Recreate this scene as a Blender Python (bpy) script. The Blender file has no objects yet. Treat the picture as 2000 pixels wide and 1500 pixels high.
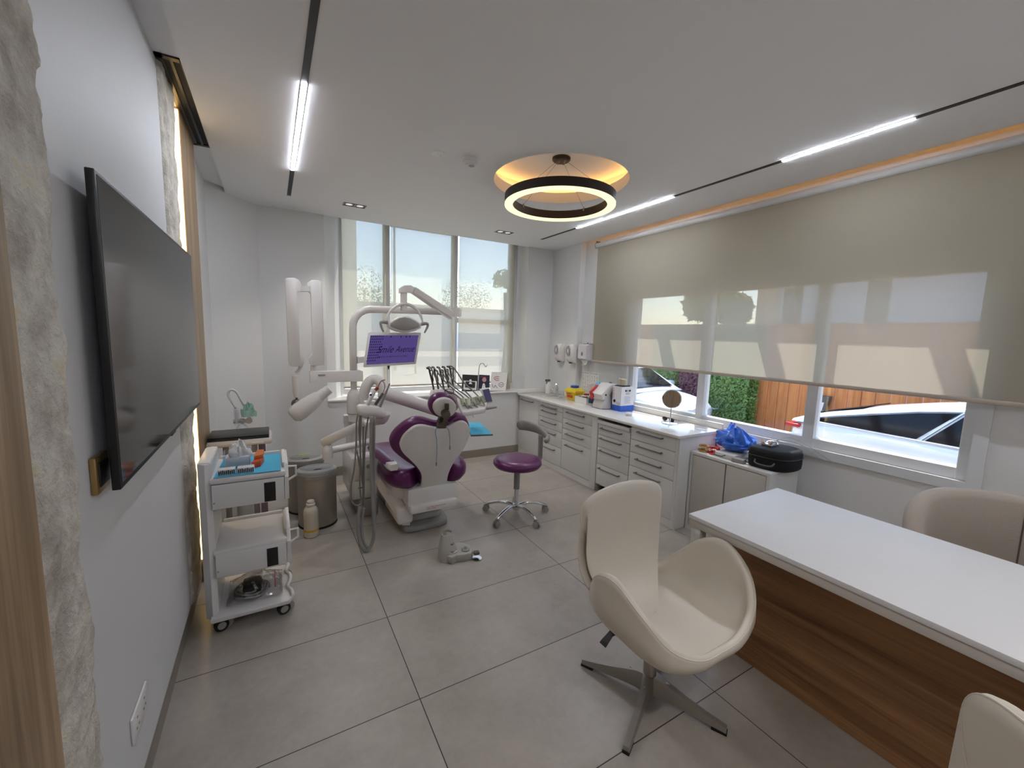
import bpy, bmesh, math, random
from mathutils import Vector as V, Matrix as M
R = math.radians
PI = math.pi
random.seed(7)
sc = bpy.context.scene
col = sc.collection
# ---------------------------------------------------------------- camera (fitted once to the room's own lines)
FPX = 810.1
YAW, PIT, ROL, CH = .526404, .118370, -.029753, 1.605
def _axes():
    fw = V((math.sin(YAW)*math.cos(PIT), math.cos(YAW)*math.cos(PIT), -math.sin(PIT)))
    r = V((math.cos(YAW), -math.sin(YAW), 0)); d = fw.cross(r)
    r2 = math.cos(ROL)*r + math.sin(ROL)*d
    d2 = -math.sin(ROL)*r + math.cos(ROL)*d
    return r2, d2, fw
AR, AD, AF = _axes()
CO = V((0, 0, CH))
def ray(x, y): return AR*((x-1000)/FPX) + AD*((y-750)/FPX) + AF
def ax(x, y, X): d = ray(x, y); return CO + d*(X/d.x)
def ay(x, y, Y): d = ray(x, y); return CO + d*(Y/d.y)
def az(x, y, Z): d = ray(x, y); return CO + d*((Z-CH)/d.z)
def apl(x, y, p, n): d = ray(x, y); return CO + d*((p-CO).dot(n)/d.dot(n))
cam = bpy.data.cameras.new('camera'); camo = bpy.data.objects.new('camera', cam); col.objects.link(camo)
cam.sensor_fit = 'HORIZONTAL'; cam.sensor_width = 36; cam.lens = FPX/2000*36; cam.clip_start = .02; cam.clip_end = 400
mw = M((( AR.x, -AD.x, -AF.x, 0), (AR.y, -AD.y, -AF.y, 0), (AR.z, -AD.z, -AF.z, CH), (0, 0, 0, 1)))
camo.matrix_world = mw
sc.camera = camo
sc.view_settings.view_transform = 'Standard'; sc.view_settings.look = 'None'
sc.view_settings.gamma = 1; sc.view_settings.use_curve_mapping = False; sc.view_settings.exposure = 1.2
cy = sc.cycles
cy.use_denoising = True
cy.use_adaptive_sampling = True; cy.adaptive_threshold = .025
cy.max_bounces = 9; cy.diffuse_bounces = 4; cy.glossy_bounces = 4; cy.transparent_max_bounces = 24; cy.transmission_bounces = 8
cy.sample_clamp_indirect = 4.0; cy.caustics_reflective = False; cy.caustics_refractive = False
# ---------------------------------------------------------------- materials
def lin(c):
    c = c/255.0
    return c/12.92 if c <= .04045 else ((c+.055)/1.055)**2.4
def rgb(c): return (lin(c[0]), lin(c[1]), lin(c[2]), 1)
MATS = {}
def newmat(name):
    m = bpy.data.materials.new(name); m.use_nodes = True
    nt = m.node_tree; nt.nodes.clear()
    out = nt.nodes.new('ShaderNodeOutputMaterial')
    return m, nt, out
def N(nt, t, **kw):
    n = nt.nodes.new(t)
    for k, v in kw.items():
        if k in n.inputs.keys(): n.inputs[k].default_value = v
        else: setattr(n, k, v)
    return n
def mat(name, c, rough=.5, metal=0, var=.04, scale=14, bump=0, emit=None, es=0, coat=0, trans=0, alpha=1, spec=.5, stretch=None, c2=None):
    """Principled material with a little procedural variation in tone (and relief)."""
    if name in MATS: return MATS[name]
    m, nt, out = newmat(name)
    p = N(nt, 'ShaderNodeBsdfPrincipled')
    p.inputs['Roughness'].default_value = rough; p.inputs['Metallic'].default_value = metal
    p.inputs['Coat Weight'].default_value = coat; p.inputs['Transmission Weight'].default_value = trans
    p.inputs['Alpha'].default_value = alpha; p.inputs['Specular IOR Level'].default_value = spec
    tc = N(nt, 'ShaderNodeTexCoord'); mp = N(nt, 'ShaderNodeMapping')
    if stretch: mp.inputs['Scale'].default_value = stretch
    nz = N(nt, 'ShaderNodeTexNoise', Scale=scale, Detail=4.0)
    nt.links.new(tc.outputs['Object'], mp.inputs['Vector']); nt.links.new(mp.outputs['Vector'], nz.inputs['Vector'])
    mx = N(nt, 'ShaderNodeMix', data_type='RGBA')
    a = rgb(c); b = rgb(c2) if c2 else tuple(min(1, x*(1-var*2)) for x in a[:3])+(1,)
    if not c2: a = tuple(min(1, x*(1+var)) for x in a[:3])+(1,)
    mx.inputs['A'].default_value = a; mx.inputs['B'].default_value = b
    nt.links.new(nz.outputs['Fac'], mx.inputs['Factor'])
    nt.links.new(mx.outputs['Result'], p.inputs['Base Color'])
    if bump:
        bp = N(nt, 'ShaderNodeBump', Strength=bump, Distance=.01)
        nt.links.new(nz.outputs['Fac'], bp.inputs['Height']); nt.links.new(bp.outputs['Normal'], p.inputs['Normal'])
    if emit:
        p.inputs['Emission Color'].default_value = rgb(emit); p.inputs['Emission Strength'].default_value = es
    nt.links.new(p.outputs['BSDF'], out.inputs['Surface'])
    MATS[name] = m
    return m
def emat(name, c, s):
    if name in MATS: return MATS[name]
    m, nt, out = newmat(name)
    e = N(nt, 'ShaderNodeEmission', Color=rgb(c), Strength=s)
    nt.links.new(e.outputs['Emission'], out.inputs['Surface']); MATS[name] = m
    return m
def clearmat(name, c=(255, 255, 255), refl=.08, rough=.02, tint=1.0):
    """thin clear sheet: see-through with a Fresnel reflection"""
    if name in MATS: return MATS[name]
    m, nt, out = newmat(name)
    t = N(nt, 'ShaderNodeBsdfTransparent', Color=tuple(x*tint for x in rgb(c)[:3])+(1,))
    g = N(nt, 'ShaderNodeBsdfGlossy', Roughness=rough, Color=(1, 1, 1, 1))
    f = N(nt, 'ShaderNodeFresnel', IOR=1.45)
    ml = N(nt, 'ShaderNodeMath', operation='MULTIPLY'); ml.inputs[1].default_value = refl*10
    mc = N(nt, 'ShaderNodeMath', operation='MINIMUM'); mc.inputs[1].default_value = .9
    x = N(nt, 'ShaderNodeMixShader')
    nt.links.new(f.outputs[0], ml.inputs[0]); nt.links.new(ml.outputs[0], mc.inputs[0]); nt.links.new(mc.outputs[0], x.inputs[0])
    nt.links.new(t.outputs[0], x.inputs[1]); nt.links.new(g.outputs[0], x.inputs[2])
    nt.links.new(x.outputs[0], out.inputs['Surface']); MATS[name] = m
    return m
def fabricmat(name, c, ct, see, back):
    """woven sun-screen cloth: part open weave (see-through), part translucent, part diffuse"""
    m, nt, out = newmat(name)
    d = N(nt, 'ShaderNodeBsdfDiffuse', Color=rgb(c)); tl = N(nt, 'ShaderNodeBsdfTranslucent', Color=rgb(ct))
    tr = N(nt, 'ShaderNodeBsdfTransparent', Color=(1, 1, 1, 1))
    tc = N(nt, 'ShaderNodeTexCoord'); nz = N(nt, 'ShaderNodeTexNoise', Scale=3.0, Detail=3.0)
    nt.links.new(tc.outputs['Object'], nz.inputs['Vector'])
    mr = N(nt, 'ShaderNodeMapRange'); mr.inputs['To Min'].default_value = see*.94; mr.inputs['To Max'].default_value = see*1.06
    nt.links.new(nz.outputs['Fac'], mr.inputs['Value'])
    a = N(nt, 'ShaderNodeMixShader'); a.inputs[0].default_value = back
    b = N(nt, 'ShaderNodeMixShader')
    nt.links.new(d.outputs[0], a.inputs[1]); nt.links.new(tl.outputs[0], a.inputs[2])
    nt.links.new(mr.outputs[0], b.inputs[0]); nt.links.new(a.outputs[0], b.inputs[1]); nt.links.new(tr.outputs[0], b.inputs[2])
    nt.links.new(b.outputs[0], out.inputs['Surface']); MATS[name] = m
    return m
def woodmat(name, ca, cb, axis, scale=1.0, rough=.45):
    m, nt, out = newmat(name)
    p = N(nt, 'ShaderNodeBsdfPrincipled', Roughness=rough)
    tc = N(nt, 'ShaderNodeTexCoord'); mp = N(nt, 'ShaderNodeMapping')
    s = [16*scale]*3; s[axis] = .7*scale; mp.inputs['Scale'].default_value = s
    n1 = N(nt, 'ShaderNodeTexNoise', Scale=1.6, Detail=7.0, Roughness=.62, Distortion=.5)
    n2 = N(nt, 'ShaderNodeTexNoise', Scale=9.0, Detail=3.0)
    nt.links.new(tc.outputs['Object'], mp.inputs['Vector'])
    nt.links.new(mp.outputs['Vector'], n1.inputs['Vector']); nt.links.new(mp.outputs['Vector'], n2.inputs['Vector'])
    ad = N(nt, 'ShaderNodeMath', operation='MULTIPLY_ADD'); ad.inputs[1].default_value = .25
    nt.links.new(n2.outputs['Fac'], ad.inputs[0]); nt.links.new(n1.outputs['Fac'], ad.inputs[2])
    cr = N(nt, 'ShaderNodeValToRGB'); e = cr.color_ramp.elements
    e[0].position = .42; e[0].color = rgb(ca); e[1].position = .82; e[1].color = rgb(cb)
    nt.links.new(ad.outputs[0], cr.inputs['Fac']); nt.links.new(cr.outputs['Color'], p.inputs['Base Color'])
    b = N(nt, 'ShaderNodeBump', Strength=.08, Distance=.003); nt.links.new(n1.outputs['Fac'], b.inputs['Height']); nt.links.new(b.outputs['Normal'], p.inputs['Normal'])
    nt.links.new(p.outputs['BSDF'], out.inputs['Surface']); MATS[name] = m
    return m
# ---------------------------------------------------------------- mesh builder
def basis(d):
    d = d.normalized()
    u = d.cross(V((0, 0, 1)))
    if u.length < 1e-4: u = d.cross(V((0, 1, 0)))
    u.normalize(); return u, d.cross(u).normalized()
def catmull(p, k=6, closed=False):
    p = [V(q) for q in p]; n = len(p); out = []
    rng = range(n if closed else n-1)
    for i in rng:
        a = p[(i-1) % n] if closed or i > 0 else p[0]*2-p[1]
        b = p[i]; c = p[(i+1) % n]
        d = p[(i+2) % n] if closed or i+2 < n else p[-1]*2-p[-2]
        for j in range(k):
            t = j/k
            out.append(.5*((2*b) + (c-a)*t + (2*a-5*b+4*c-d)*t*t + (3*b-a-3*c+d)*t*t*t))
    if not closed: out.append(p[-1])
    return out
class MB:
    def __init__(s): s.bm = bmesh.new()
    def face(s, vs):
        try: return s.bm.faces.new(vs)
        except ValueError: return None
    def poly(s, pts): return s.face([s.bm.verts.new(V(p)) for p in pts])
    def rings(s, rings, cap0=True, cap1=True, closed=True, loop=False):
        rv = [[s.bm.verts.new(V(p)) for p in r] for r in rings]
        n = len(rv[0]); K = len(rv)
        for i in range(K if loop else K-1):
            a = rv[i]; b = rv[(i+1) % K]
            for j in range(n if closed else n-1):
                s.face([a[j], a[(j+1) % n], b[(j+1) % n], b[j]])
        if cap0 and not loop: s.face(list(reversed(rv[0])))
        if cap1 and not loop: s.face(rv[-1])
        return s
    def box(s, x0, x1, y0, y1, z0, z1, b=0, mtx=None, seg=2):
        x0, x1 = min(x0, x1), max(x0, x1); y0, y1 = min(y0, y1), max(y0, y1); z0, z1 = min(z0, z1), max(z0, z1)
        vs = [s.bm.verts.new((x, y, z)) for x in (x0, x1) for y in (y0, y1) for z in (z0, z1)]
        fs = [(0, 1, 3, 2), (4, 6, 7, 5), (0, 4, 5, 1), (2, 3, 7, 6), (0, 2, 6, 4), (1, 5, 7, 3)]
        ff = [s.bm.faces.new([vs[i] for i in f]) for f in fs]
        geo = list(vs)
        if b:
            es = list({e for f in ff for e in f.edges})
            r = bmesh.ops.bevel(s.bm, geom=es, offset=min(b, .49*min(x1-x0, y1-y0, z1-z0)), segments=seg, profile=.5, affect='EDGES', clamp_overlap=True)
            geo = list({v for f in r['faces'] for v in f.verts} | {v for v in geo if v.is_valid})
        if mtx is not None:
            for v in geo:
                if v.is_valid: v.co = mtx @ v.co
        return s
    def cyl(s, p0, p1, r0, r1=None, n=24, cap=True):
        p0, p1 = V(p0), V(p1); r1 = r0 if r1 is None else r1
        u, w = basis(p1-p0)
        def rg(p, r): return [p + u*(r*math.cos(2*PI*i/n)) + w*(r*math.sin(2*PI*i/n)) for i in range(n)]
        return s.rings([rg(p0, r0), rg(p1, r1)], cap, cap)
    def tube(s, pts, r, n=10, closed=False, sm=0, flat=None, cap=True):
        pts = catmull(pts, sm, closed) if sm else [V(p) for p in pts]
        K = len(pts); rr = []
        t0 = (pts[1]-pts[0]).normalized(); u, w = basis(t0)
        for i, p in enumerate(pts):
            if closed: t = (pts[(i+1) % K]-pts[i-1]).normalized()
            else: t = (pts[min(i+1, K-1)]-pts[max(i-1, 0)]).normalized()
            u = (u - t*u.dot(t)).normalized(); w = t.cross(u)
            q = r(i/(K-1)) if callable(r) else r
            ra, rb = (q, q) if flat is None else (q, q*flat)
            rr.append([p + u*(ra*math.cos(2*PI*j/n)) + w*(rb*math.sin(2*PI*j/n)) for j in range(n)])
        return s.rings(rr, cap, cap, True, closed)
    def lathe(s, prof, c=(0, 0, 0), d=(0, 0, 1), n=32, cap0=True, cap1=True, sx=1):
        c = V(c); d = V(d).normalized(); u, w = basis(d)
        if abs(d.z) > .99: u, w = V((1, 0, 0)), V((0, 1, 0))
        rr = [[c + d*z + u*(r*sx*math.cos(2*PI*i/n)) + w*(r*math.sin(2*PI*i/n)) for i in range(n)] for r, z in prof]
        return s.rings(rr, cap0, cap1)
    def prism(s, pts, off, inset=0):
        """closed outline of 3-D points pushed along the vector off; inset rounds both faces"""
        pts = [V(p) for p in pts]; off = V(off); c = sum(pts, V())/len(pts)
        def sh(p, k):
            d = p-c; L = d.length
            return c + d*max(0, (L-k)/L) if L > 1e-6 else p
        if not inset: return s.rings([pts, [p+off for p in pts]])
        o = off.normalized()*min(inset, off.length*.5)
        L = [[sh(p, inset) for p in pts], [sh(p, inset*.3)+o*.3 for p in pts], [p+o for p in pts], [p+off-o for p in pts],
             [sh(p, inset*.3)+off-o*.3 for p in pts], [sh(p, inset)+off for p in pts]]
        return s.rings(L)
    def ball(s, c, r, n=16, mtx=None, k=10):
        r = V((r, r, r)) if not isinstance(r, (tuple, V)) else V(r); c = V(c)
        mtx = mtx or M.Identity(3); rr = []
        for i in range(1, k):
            a = -PI/2 + PI*i/k
            rr.append([c + mtx @ V((r.x*math.cos(a)*math.cos(2*PI*j/n), r.y*math.cos(a)*math.sin(2*PI*j/n), r.z*math.sin(a))) for j in range(n)])
        return s.rings(rr)
    def grid(s, fn, nu, nv, cu=False):
        vv = [[s.bm.verts.new(fn(i/nu, j/nv)) for j in range(nv+1)] for i in range(nu if cu else nu+1)]
        K = len(vv)
        for i in range(nu):
            for j in range(nv):
                s.face([vv[i][j], vv[(i+1) % K][j], vv[(i+1) % K][j+1], vv[i][j+1]])
        return s
    def xf(s, mtx):
        for v in s.bm.verts: v.co = mtx @ v.co
        return s
INV = {}
def obj(name, mb, m, parent=None, smooth=35, sub=0, label=None, solid=0, recalc=True):
    me = bpy.data.meshes.new(name)
    bm = mb.bm
    if recalc: bmesh.ops.recalc_face_normals(bm, faces=bm.faces)
    root = parent
    while root is not None and root.parent is not None: root = root.parent
    if root is not None and root.name in INV: bm.transform(INV[root.name])
    bm.to_mesh(me); bm.free()
    for mm in (m if isinstance(m, (list, tuple)) else [m]): me.materials.append(mm)
    o = bpy.data.objects.new(name, me); col.objects.link(o)
    if parent is not None: o.parent = parent
    if smooth:
        me.shade_smooth()
        if smooth < 180: me.set_sharp_from_angle(angle=R(smooth))
    if solid:
        md = o.modifiers.new('thickness', 'SOLIDIFY'); md.thickness = solid; md.offset = -1
    if sub:
        md = o.modifiers.new('subdivision', 'SUBSURF'); md.levels = sub; md.render_levels = sub
    if label: o['label'] = label
    return o
def tag(o, label, cat, group=None, kind=None):
    o['label'] = label; o['category'] = cat
    if group: o['group'] = group
    if kind: o['kind'] = kind
    return o
def thing(name, label, cat, loc=(0, 0, 0), group=None, local=False):
    o = bpy.data.objects.new(name, None); col.objects.link(o); o.empty_display_size = .1
    o.location = loc
    if not local: INV[o.name] = M.Translation(-V(loc))
    return tag(o, label, cat, group)
def solo(name, mb, m, label, cat, group=None, **kw): return tag(obj(name, mb, m, None, **kw), label, cat, group)
def struct(name, mb, m, parent=None, **kw):
    o = obj(name, mb, m, parent, **kw)
    if parent is None: o['kind'] = 'structure'
    return o
def copytree(o, parent=None):
    c = o.copy(); col.objects.link(c)
    if parent is not None: c.parent = parent
    for ch in list(o.children): copytree(ch, c)
    return c
def text(name, s, m, parent, origin, right, up, size, shear=0, width=None, depth=.0004, align='LEFT', label=None):
    """flat lettering laid on a surface: right/up span the surface"""
    cu = bpy.data.curves.new(name, 'FONT'); cu.body = s; cu.size = 1; cu.shear = shear; cu.align_x = align
    to = bpy.data.objects.new(name+'_tmp', cu); col.objects.link(to)
    dg = bpy.context.evaluated_depsgraph_get()
    me = bpy.data.meshes.new_from_object(to.evaluated_get(dg))
    bpy.data.objects.remove(to); bpy.data.curves.remove(cu)
    xs = [v.co.x for v in me.vertices] or [0, 1]
    k = size; kx = size if width is None else width/max(1e-6, max(xs)-min(xs))
    r = V(right).normalized(); u = V(up).normalized(); n = r.cross(u)
    root = parent
    while root.parent is not None: root = root.parent
    inv = INV.get(root.name, M.Identity(4))
    for v in me.vertices: v.co = inv @ (V(origin) + r*(v.co.x*kx) + u*(v.co.y*k) + n*depth)
    me.materials.append(m)
    o = bpy.data.objects.new(name, me); col.objects.link(o); o.parent = parent
    if label: o['label'] = label
    return o
# shared materials
white_paint = mat('white_paint', (218, 218, 217), .6, var=.01, scale=5)
ceil_paint = mat('ceiling_paint', (236, 236, 237), .7, var=.01, scale=5)
lacquer = mat('white_lacquer', (222, 221, 218), .22, var=.01)
quartz = mat('white_quartz', (226, 224, 219), .12, var=.02, scale=60)
plastic_w = mat('white_plastic', (222, 220, 218), .35, var=.01)
plastic_warm = mat('warm_white_plastic', (214, 207, 200), .38, var=.015)
plastic_g = mat('grey_plastic', (150, 148, 144), .45, var=.02)
plastic_dg = mat('dark_grey_plastic', (88, 84, 80), .5, var=.03)
plastic_k = mat('black_plastic', (18, 18, 19), .4, var=.03)
rubber_k = mat('black_rubber', (14, 14, 14), .7, var=.03)
chrome = mat('chrome', (225, 225, 228), .12, 1, var=.01)
steel = mat('brushed_steel', (176, 172, 166), .34, .75, var=.03, stretch=(1, 1, 30))
gunmetal = mat('handle_metal', (128, 128, 130), .38, .35, var=.02)
purple = mat('purple_leather', (92, 24, 84), .32, var=.05, scale=25, bump=.02, coat=.15)
cream = mat('cream_leather', (216, 208, 194), .42, var=.03, scale=6, bump=.03)
taupe = mat('taupe_fabric', (168, 158, 147), .85, var=.05, scale=120, bump=.1)
paper_w = mat('white_paper', (232, 231, 228), .8, var=.01)
bluepaper = mat('blue_paper', (76, 178, 214), .8, var=.05, scale=60)
ink = mat('dark_ink', (40, 40, 46), .7)
alu_white = mat('white_aluminium', (216, 218, 220), .4, var=.01)
# ================================================================ SETTING
ZC = 2.76; YB = 4.79; XR = 3.46; XL = -.44; YF = -1.4
# ---- floor: 120 x 60 cm porcelain tiles with thin joints
def floor_mat():
    m, nt, out = newmat('porcelain_tiles')
    p = N(nt, 'ShaderNodeBsdfPrincipled'); tc = N(nt, 'ShaderNodeTexCoord'); sx = N(nt, 'ShaderNodeSeparateXYZ')
    nt.links.new(tc.outputs['Object'], sx.inputs[0])
    def mth(op, a, b=None):
        n = N(nt, 'ShaderNodeMath', operation=op)
        for i, q in enumerate((a, b)):
            if q is None: continue
            if isinstance(q, (int, float)): n.inputs[i].default_value = q
            else: nt.links.new(q, n.inputs[i])
        return n.outputs[0]
    def edge(s, o, w):
        f = mth('FRACT', mth('DIVIDE', mth('ADD', s, -o+100*w), w))
        return mth('MULTIPLY', mth('MINIMUM', f, mth('SUBTRACT', 1.0, f)), w)
    def cell(s, o, w): return mth('FLOOR', mth('DIVIDE', mth('ADD', s, -o+100*w), w))
    d = mth('MINIMUM', edge(sx.outputs[0], .514, 1.2), edge(sx.outputs[1], 1.609, .6))
    j = mth('LESS_THAN', d, .0021)
    cx = N(nt, 'ShaderNodeCombineXYZ'); nt.links.new(cell(sx.outputs[0], .514, 1.2), cx.inputs[0]); nt.links.new(cell(sx.outputs[1], 1.609, .6), cx.inputs[1])
    wn = N(nt, 'ShaderNodeTexWhiteNoise', noise_dimensions='3D'); nt.links.new(cx.outputs[0], wn.inputs['Vector'])
    va = N(nt, 'ShaderNodeVectorMath', operation='MULTIPLY_ADD'); va.inputs[1].default_value = (7, 7, 7)
    nt.links.new(wn.outputs['Color'], va.inputs[0]); nt.links.new(tc.outputs['Object'], va.inputs[2])
    n1 = N(nt, 'ShaderNodeTexNoise', Scale=2.6, Detail=8.0, Roughness=.6); nt.links.new(va.outputs[0], n1.inputs['Vector'])
    n2 = N(nt, 'ShaderNodeTexNoise', Scale=26.0, Detail=4.0, Roughness=.7); nt.links.new(va.outputs[0], n2.inputs['Vector'])
    cr = N(nt, 'ShaderNodeValToRGB'); e = cr.color_ramp.elements
    e[0].position = .3; e[0].color = rgb((150, 142, 132)); e[1].position = .72; e[1].color = rgb((180, 173, 164))
    nt.links.new(mth('ADD', mth('MULTIPLY', n1.outputs['Fac'], .75), mth('MULTIPLY', n2.outputs['Fac'], .25)), cr.inputs['Fac'])
    mx = N(nt, 'ShaderNodeMix', data_type='RGBA'); mx.inputs['B'].default_value = rgb((52, 42, 34))
    nt.links.new(j, mx.inputs['Factor']); nt.links.new(cr.outputs['Color'], mx.inputs['A']); nt.links.new(mx.outputs['Result'], p.inputs['Base Color'])
    mr = N(nt, 'ShaderNodeMapRange'); mr.inputs['To Min'].default_value = .26; mr.inputs['To Max'].default_value = .42
    nt.links.new(n2.outputs['Fac'], mr.inputs['Value']); nt.links.new(mr.outputs[0], p.inputs['Roughness'])
    bp = N(nt, 'ShaderNodeBump', Strength=.6, Distance=.002); bp.invert = True
    nt.links.new(j, bp.inputs['Height']); nt.links.new(bp.outputs['Normal'], p.inputs['Normal'])
    nt.links.new(p.outputs[0], out.inputs['Surface']); return m
struct('floor', MB().box(-.75, XR+.2, YF-.1, YB+.5, -.12, 0), floor_mat(), smooth=0)
# ---- ceiling: dropped plate with a round recess, a lowered edge on the left and a light slot on the right
HC = V((1.93, 2.684)); HR = .503
mb = MB()
outer = [(-.306, YF-.05), (3.38, YF-.05), (3.38, YB+.02), (-.083, YB+.02), (-.306, 4.553)]
def on_outer(a):
    d = V((math.cos(a), math.sin(a))); best = 1e9
    for i in range(len(outer)):
        p = V(outer[i])-HC; q = V(outer[(i+1) % len(outer)])-HC; e = q-p
        den = d.x*e.y-d.y*e.x
        if abs(den) < 1e-9: continue
        t = (p.x*e.y-p.y*e.x)/den; s_ = (p.x*d.y-p.y*d.x)/den
        if t > 0 and -1e-6 <= s_ <= 1+1e-6: best = min(best, t)
    return HC+d*best
angs = sorted([2*PI*i/96 for i in range(96)]+[math.atan2(p[1]-HC.y, p[0]-HC.x) % (2*PI) for p in outer])
oc = [on_outer(a) for a in angs]; ic = [HC+V((math.cos(a), math.sin(a)))*HR for a in angs]
oc = [V((p.x, p.y)) for p in oc]
def zc(pts, z): return [V((p.x, p.y, z)) for p in pts]
def circ(r): return [HC+V((math.cos(a), math.sin(a)))*r for a in angs]
mb.rings([zc(oc, 2.84), zc(oc, ZC), zc(ic, ZC), zc(ic, 2.845), zc(circ(.60), 2.845), zc(circ(.60), 2.93)], False, True)
mb.box(-.75, -.20, YF-.1, YB+.1, 2.80, 2.90)            # lowered strip over the left wall
mb.box(3.30, 3.40, YF-.1, 4.20, 2.84, 2.86); mb.box(3.30, XR+.05, YF-.1, YB, 2.93, 2.95); mb.box(3.29, 3.31, YF-.1, 4.2, 2.84, 2.95)
mb.box(-.8, XR+.25, YF-.15, YB+.5, 3.0, 3.1)
struct('ceiling', mb, ceil_paint, smooth=30)
# ---- walls
struct('wall_left', MB().box(-.75, XL, YF-.1, 4.45, 0, 2.85), white_paint, smooth=0)
struct('wall_chamfer', MB().prism([(-.46, 4.378, 0), (-.07, 4.80, 0), (-.25, 4.98, 0), (-.66, 4.55, 0)], (0, 0, 2.85)), white_paint, smooth=0)
mb = MB(); mb.box(-.3, .503, YB, YB+.4, 0, 3.0); mb.box(2.978, XR+.2, YB, YB+.4, 0, 3.0); mb.box(.503, 2.978, YB, YB+.4, 0, .828)
mb.prism([(.503, YB+.001, .83), (.69, 5.10, .83), (.69, 5.19, .83), (.503, 5.19, .83)], (0, 0, 2.17)); mb.box(2.93, 2.978, 5.09, YB+.4, .84, 3.0); mb.box(.503, 2.978, YB+.02, YB+.4, 2.95, 3.0)
struct('wall_back', mb, white_paint, smooth=0)
WY0, WY1, WZ0, WZ1 = .68, 3.38, .83, 2.10
mb = MB(); mb.box(XR, XR+.16, YF-.1, WY0, -.2, 3.0); mb.box(XR, XR+.16, WY1, YB, -.2, 3.0)
mb.box(XR, XR+.16, WY0, WY1, -.2, WZ0); mb.box(XR, XR+.16, WY0, WY1, WZ1, 3.0); mb.box(3.38, XR, 4.2, YB, 0, 2.95)
struct('wall_right', mb, white_paint, smooth=0)
struct('wall_front', MB().box(-.75, XR+.2, YF-.2, YF, 0, 3.0), white_paint, smooth=0)
# ---- baseboards
tile_base = mat('skirting_tile', (140, 132, 121), .45, var=.05, scale=8)
struct('baseboard_left', MB().box(XL, -.428, YF, 4.40, 0, .147), tile_base, smooth=0)
d = V((.39, .422, 0)).normalized(); n_ = V((d.y, -d.x, 0))
a = V((-.445, 4.395, 0)); b = V((-.09, 4.778, 0))
struct('baseboard_chamfer', MB().prism([a, b, b+n_*.012, a+n_*.012], (0, 0, .10)), tile_base, smooth=0)
struct('baseboard_back', MB().box(-.08, 2.9, YB-.012, YB, 0, .10), tile_base, smooth=0)
struct('trim_1', MB().box(.503, 2.978, YB-.02, 5.10, .828, .848, b=.004), quartz, smooth=0)      # stone sill of the back window
# ---- panelled wall behind the television
panel_white = mat('white_panel', (208, 208, 209), .55, var=.01)
solo('wall_panel', MB().box(XL, -.41, 1.0, 2.62, .148, 2.80, b=.003), panel_white, 'smooth white wall panel behind the television', 'wall panel', smooth=0)
wood_v = woodmat('wood_vertical', (112, 90, 64), (172, 146, 114), 2, .9)
solo('wood_wall_panel', MB().box(XL, -.36, YF+.01, 1.0, .002, 2.80, b=.003), wood_v, 'tall wood-grain wall panel at the left edge, before the near stone strip', 'wall panel', smooth=0)
solo('wood_wall_panel', MB().box(-.428, -.40, 3.07, 3.57, .002, 2.80, b=.003), wood_v, 'narrow wood-grain wall panel beyond the television, beside the glowing strip', 'wall panel', smooth=0)
from mathutils import noise as NZ
def stone_mat():
    m, nt, out = newmat('rough_stone'); p = N(nt, 'ShaderNodeBsdfPrincipled', Roughness=.9)
    tc = N(nt, 'ShaderNodeTexCoord'); n1 = N(nt, 'ShaderNodeTexNoise', Scale=9.0, Detail=9.0, Roughness=.66); n2 = N(nt, 'ShaderNodeTexNoise', Scale=38.0, Detail=6.0)
    nt.links.new(tc.outputs['Object'], n1.inputs['Vector']); nt.links.new(tc.outputs['Object'], n2.inputs['Vector'])
    cr = N(nt, 'ShaderNodeValToRGB'); e = cr.color_ramp.elements
    e[0].position = .32; e[0].color = rgb((176, 168, 156)); e[1].position = .6; e[1].color = rgb((226, 220, 208))
    k = cr.color_ramp.elements.new(.74); k.color = rgb((224, 204, 160))
    nt.links.new(n1.outputs['Fac'], cr.inputs['Fac']); nt.links.new(cr.outputs['Color'], p.inputs['Base Color'])
    b1 = N(nt, 'ShaderNodeBump', Strength=1.0, Distance=.03); b2 = N(nt, 'ShaderNodeBump', Strength=.8, Distance=.008)
    nt.links.new(n1.outputs['Fac'], b1.inputs['Height']); nt.links.new(n2.outputs['Fac'], b2.inputs['Height'])
    nt.links.new(b1.outputs['Normal'], b2.inputs['Normal']); nt.links.new(b2.outputs['Normal'], p.inputs['Normal'])
    nt.links.new(p.outputs[0], out.inputs['Surface']); return m
stone = stone_mat()
def stone_strip(y0, y1, rough_hi, seed):
    mb = MB(); x0 = XL; D = .044
    def fn(u, v):
        z = .148 + u*(2.799-.148); q = v
        k = min(1, max(0, (1-abs(2*q-1))*5))
        y = y0+(y1-y0)*q
        e = .022*NZ.noise(V((seed, z*6, 1)))+.016*NZ.noise(V((seed, z*19, 4)))+.008*NZ.noise(V((seed, z*50, 9)))
        if rough_hi: y += e*q
        h = D*k**.45 + (.010*NZ.noise(V((y*9, z*7, seed)))+.006*NZ.noise(V((y*28, z*22, seed))))*k
        return V((x0+max(.001, h), y, z))
    mb.grid(fn, 220, 22); return mb
solo('stone_wall_panel', stone_strip(1.03, 1.315, True, 2.0), stone, 'rough pale stone strip on the wall, near side of the television', 'wall panel', smooth=50)
solo('stone_wall_panel', stone_strip(2.56, 2.90, True, 5.0), stone, 'rough pale stone strip on the wall, far side of the television by the glow', 'wall panel', smooth=50)
led_warm = emat('warm_led', (255, 212, 136), 2.6)
led_cove = emat('cove_led', (255, 176, 72), 5.5)
solo('led_strip', MB().box(-.428, -.4045, 3.050, 3.069, .16, 2.78), led_warm, 'glowing amber light strip between far stone strip and wood panel', 'light strip', smooth=0)
solo('led_strip', MB().box(-.437, -.430, 1.004, 1.026, .16, 2.78), led_warm, 'amber light strip hidden between the near wood panel and near stone strip', 'light strip', smooth=0)
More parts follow.
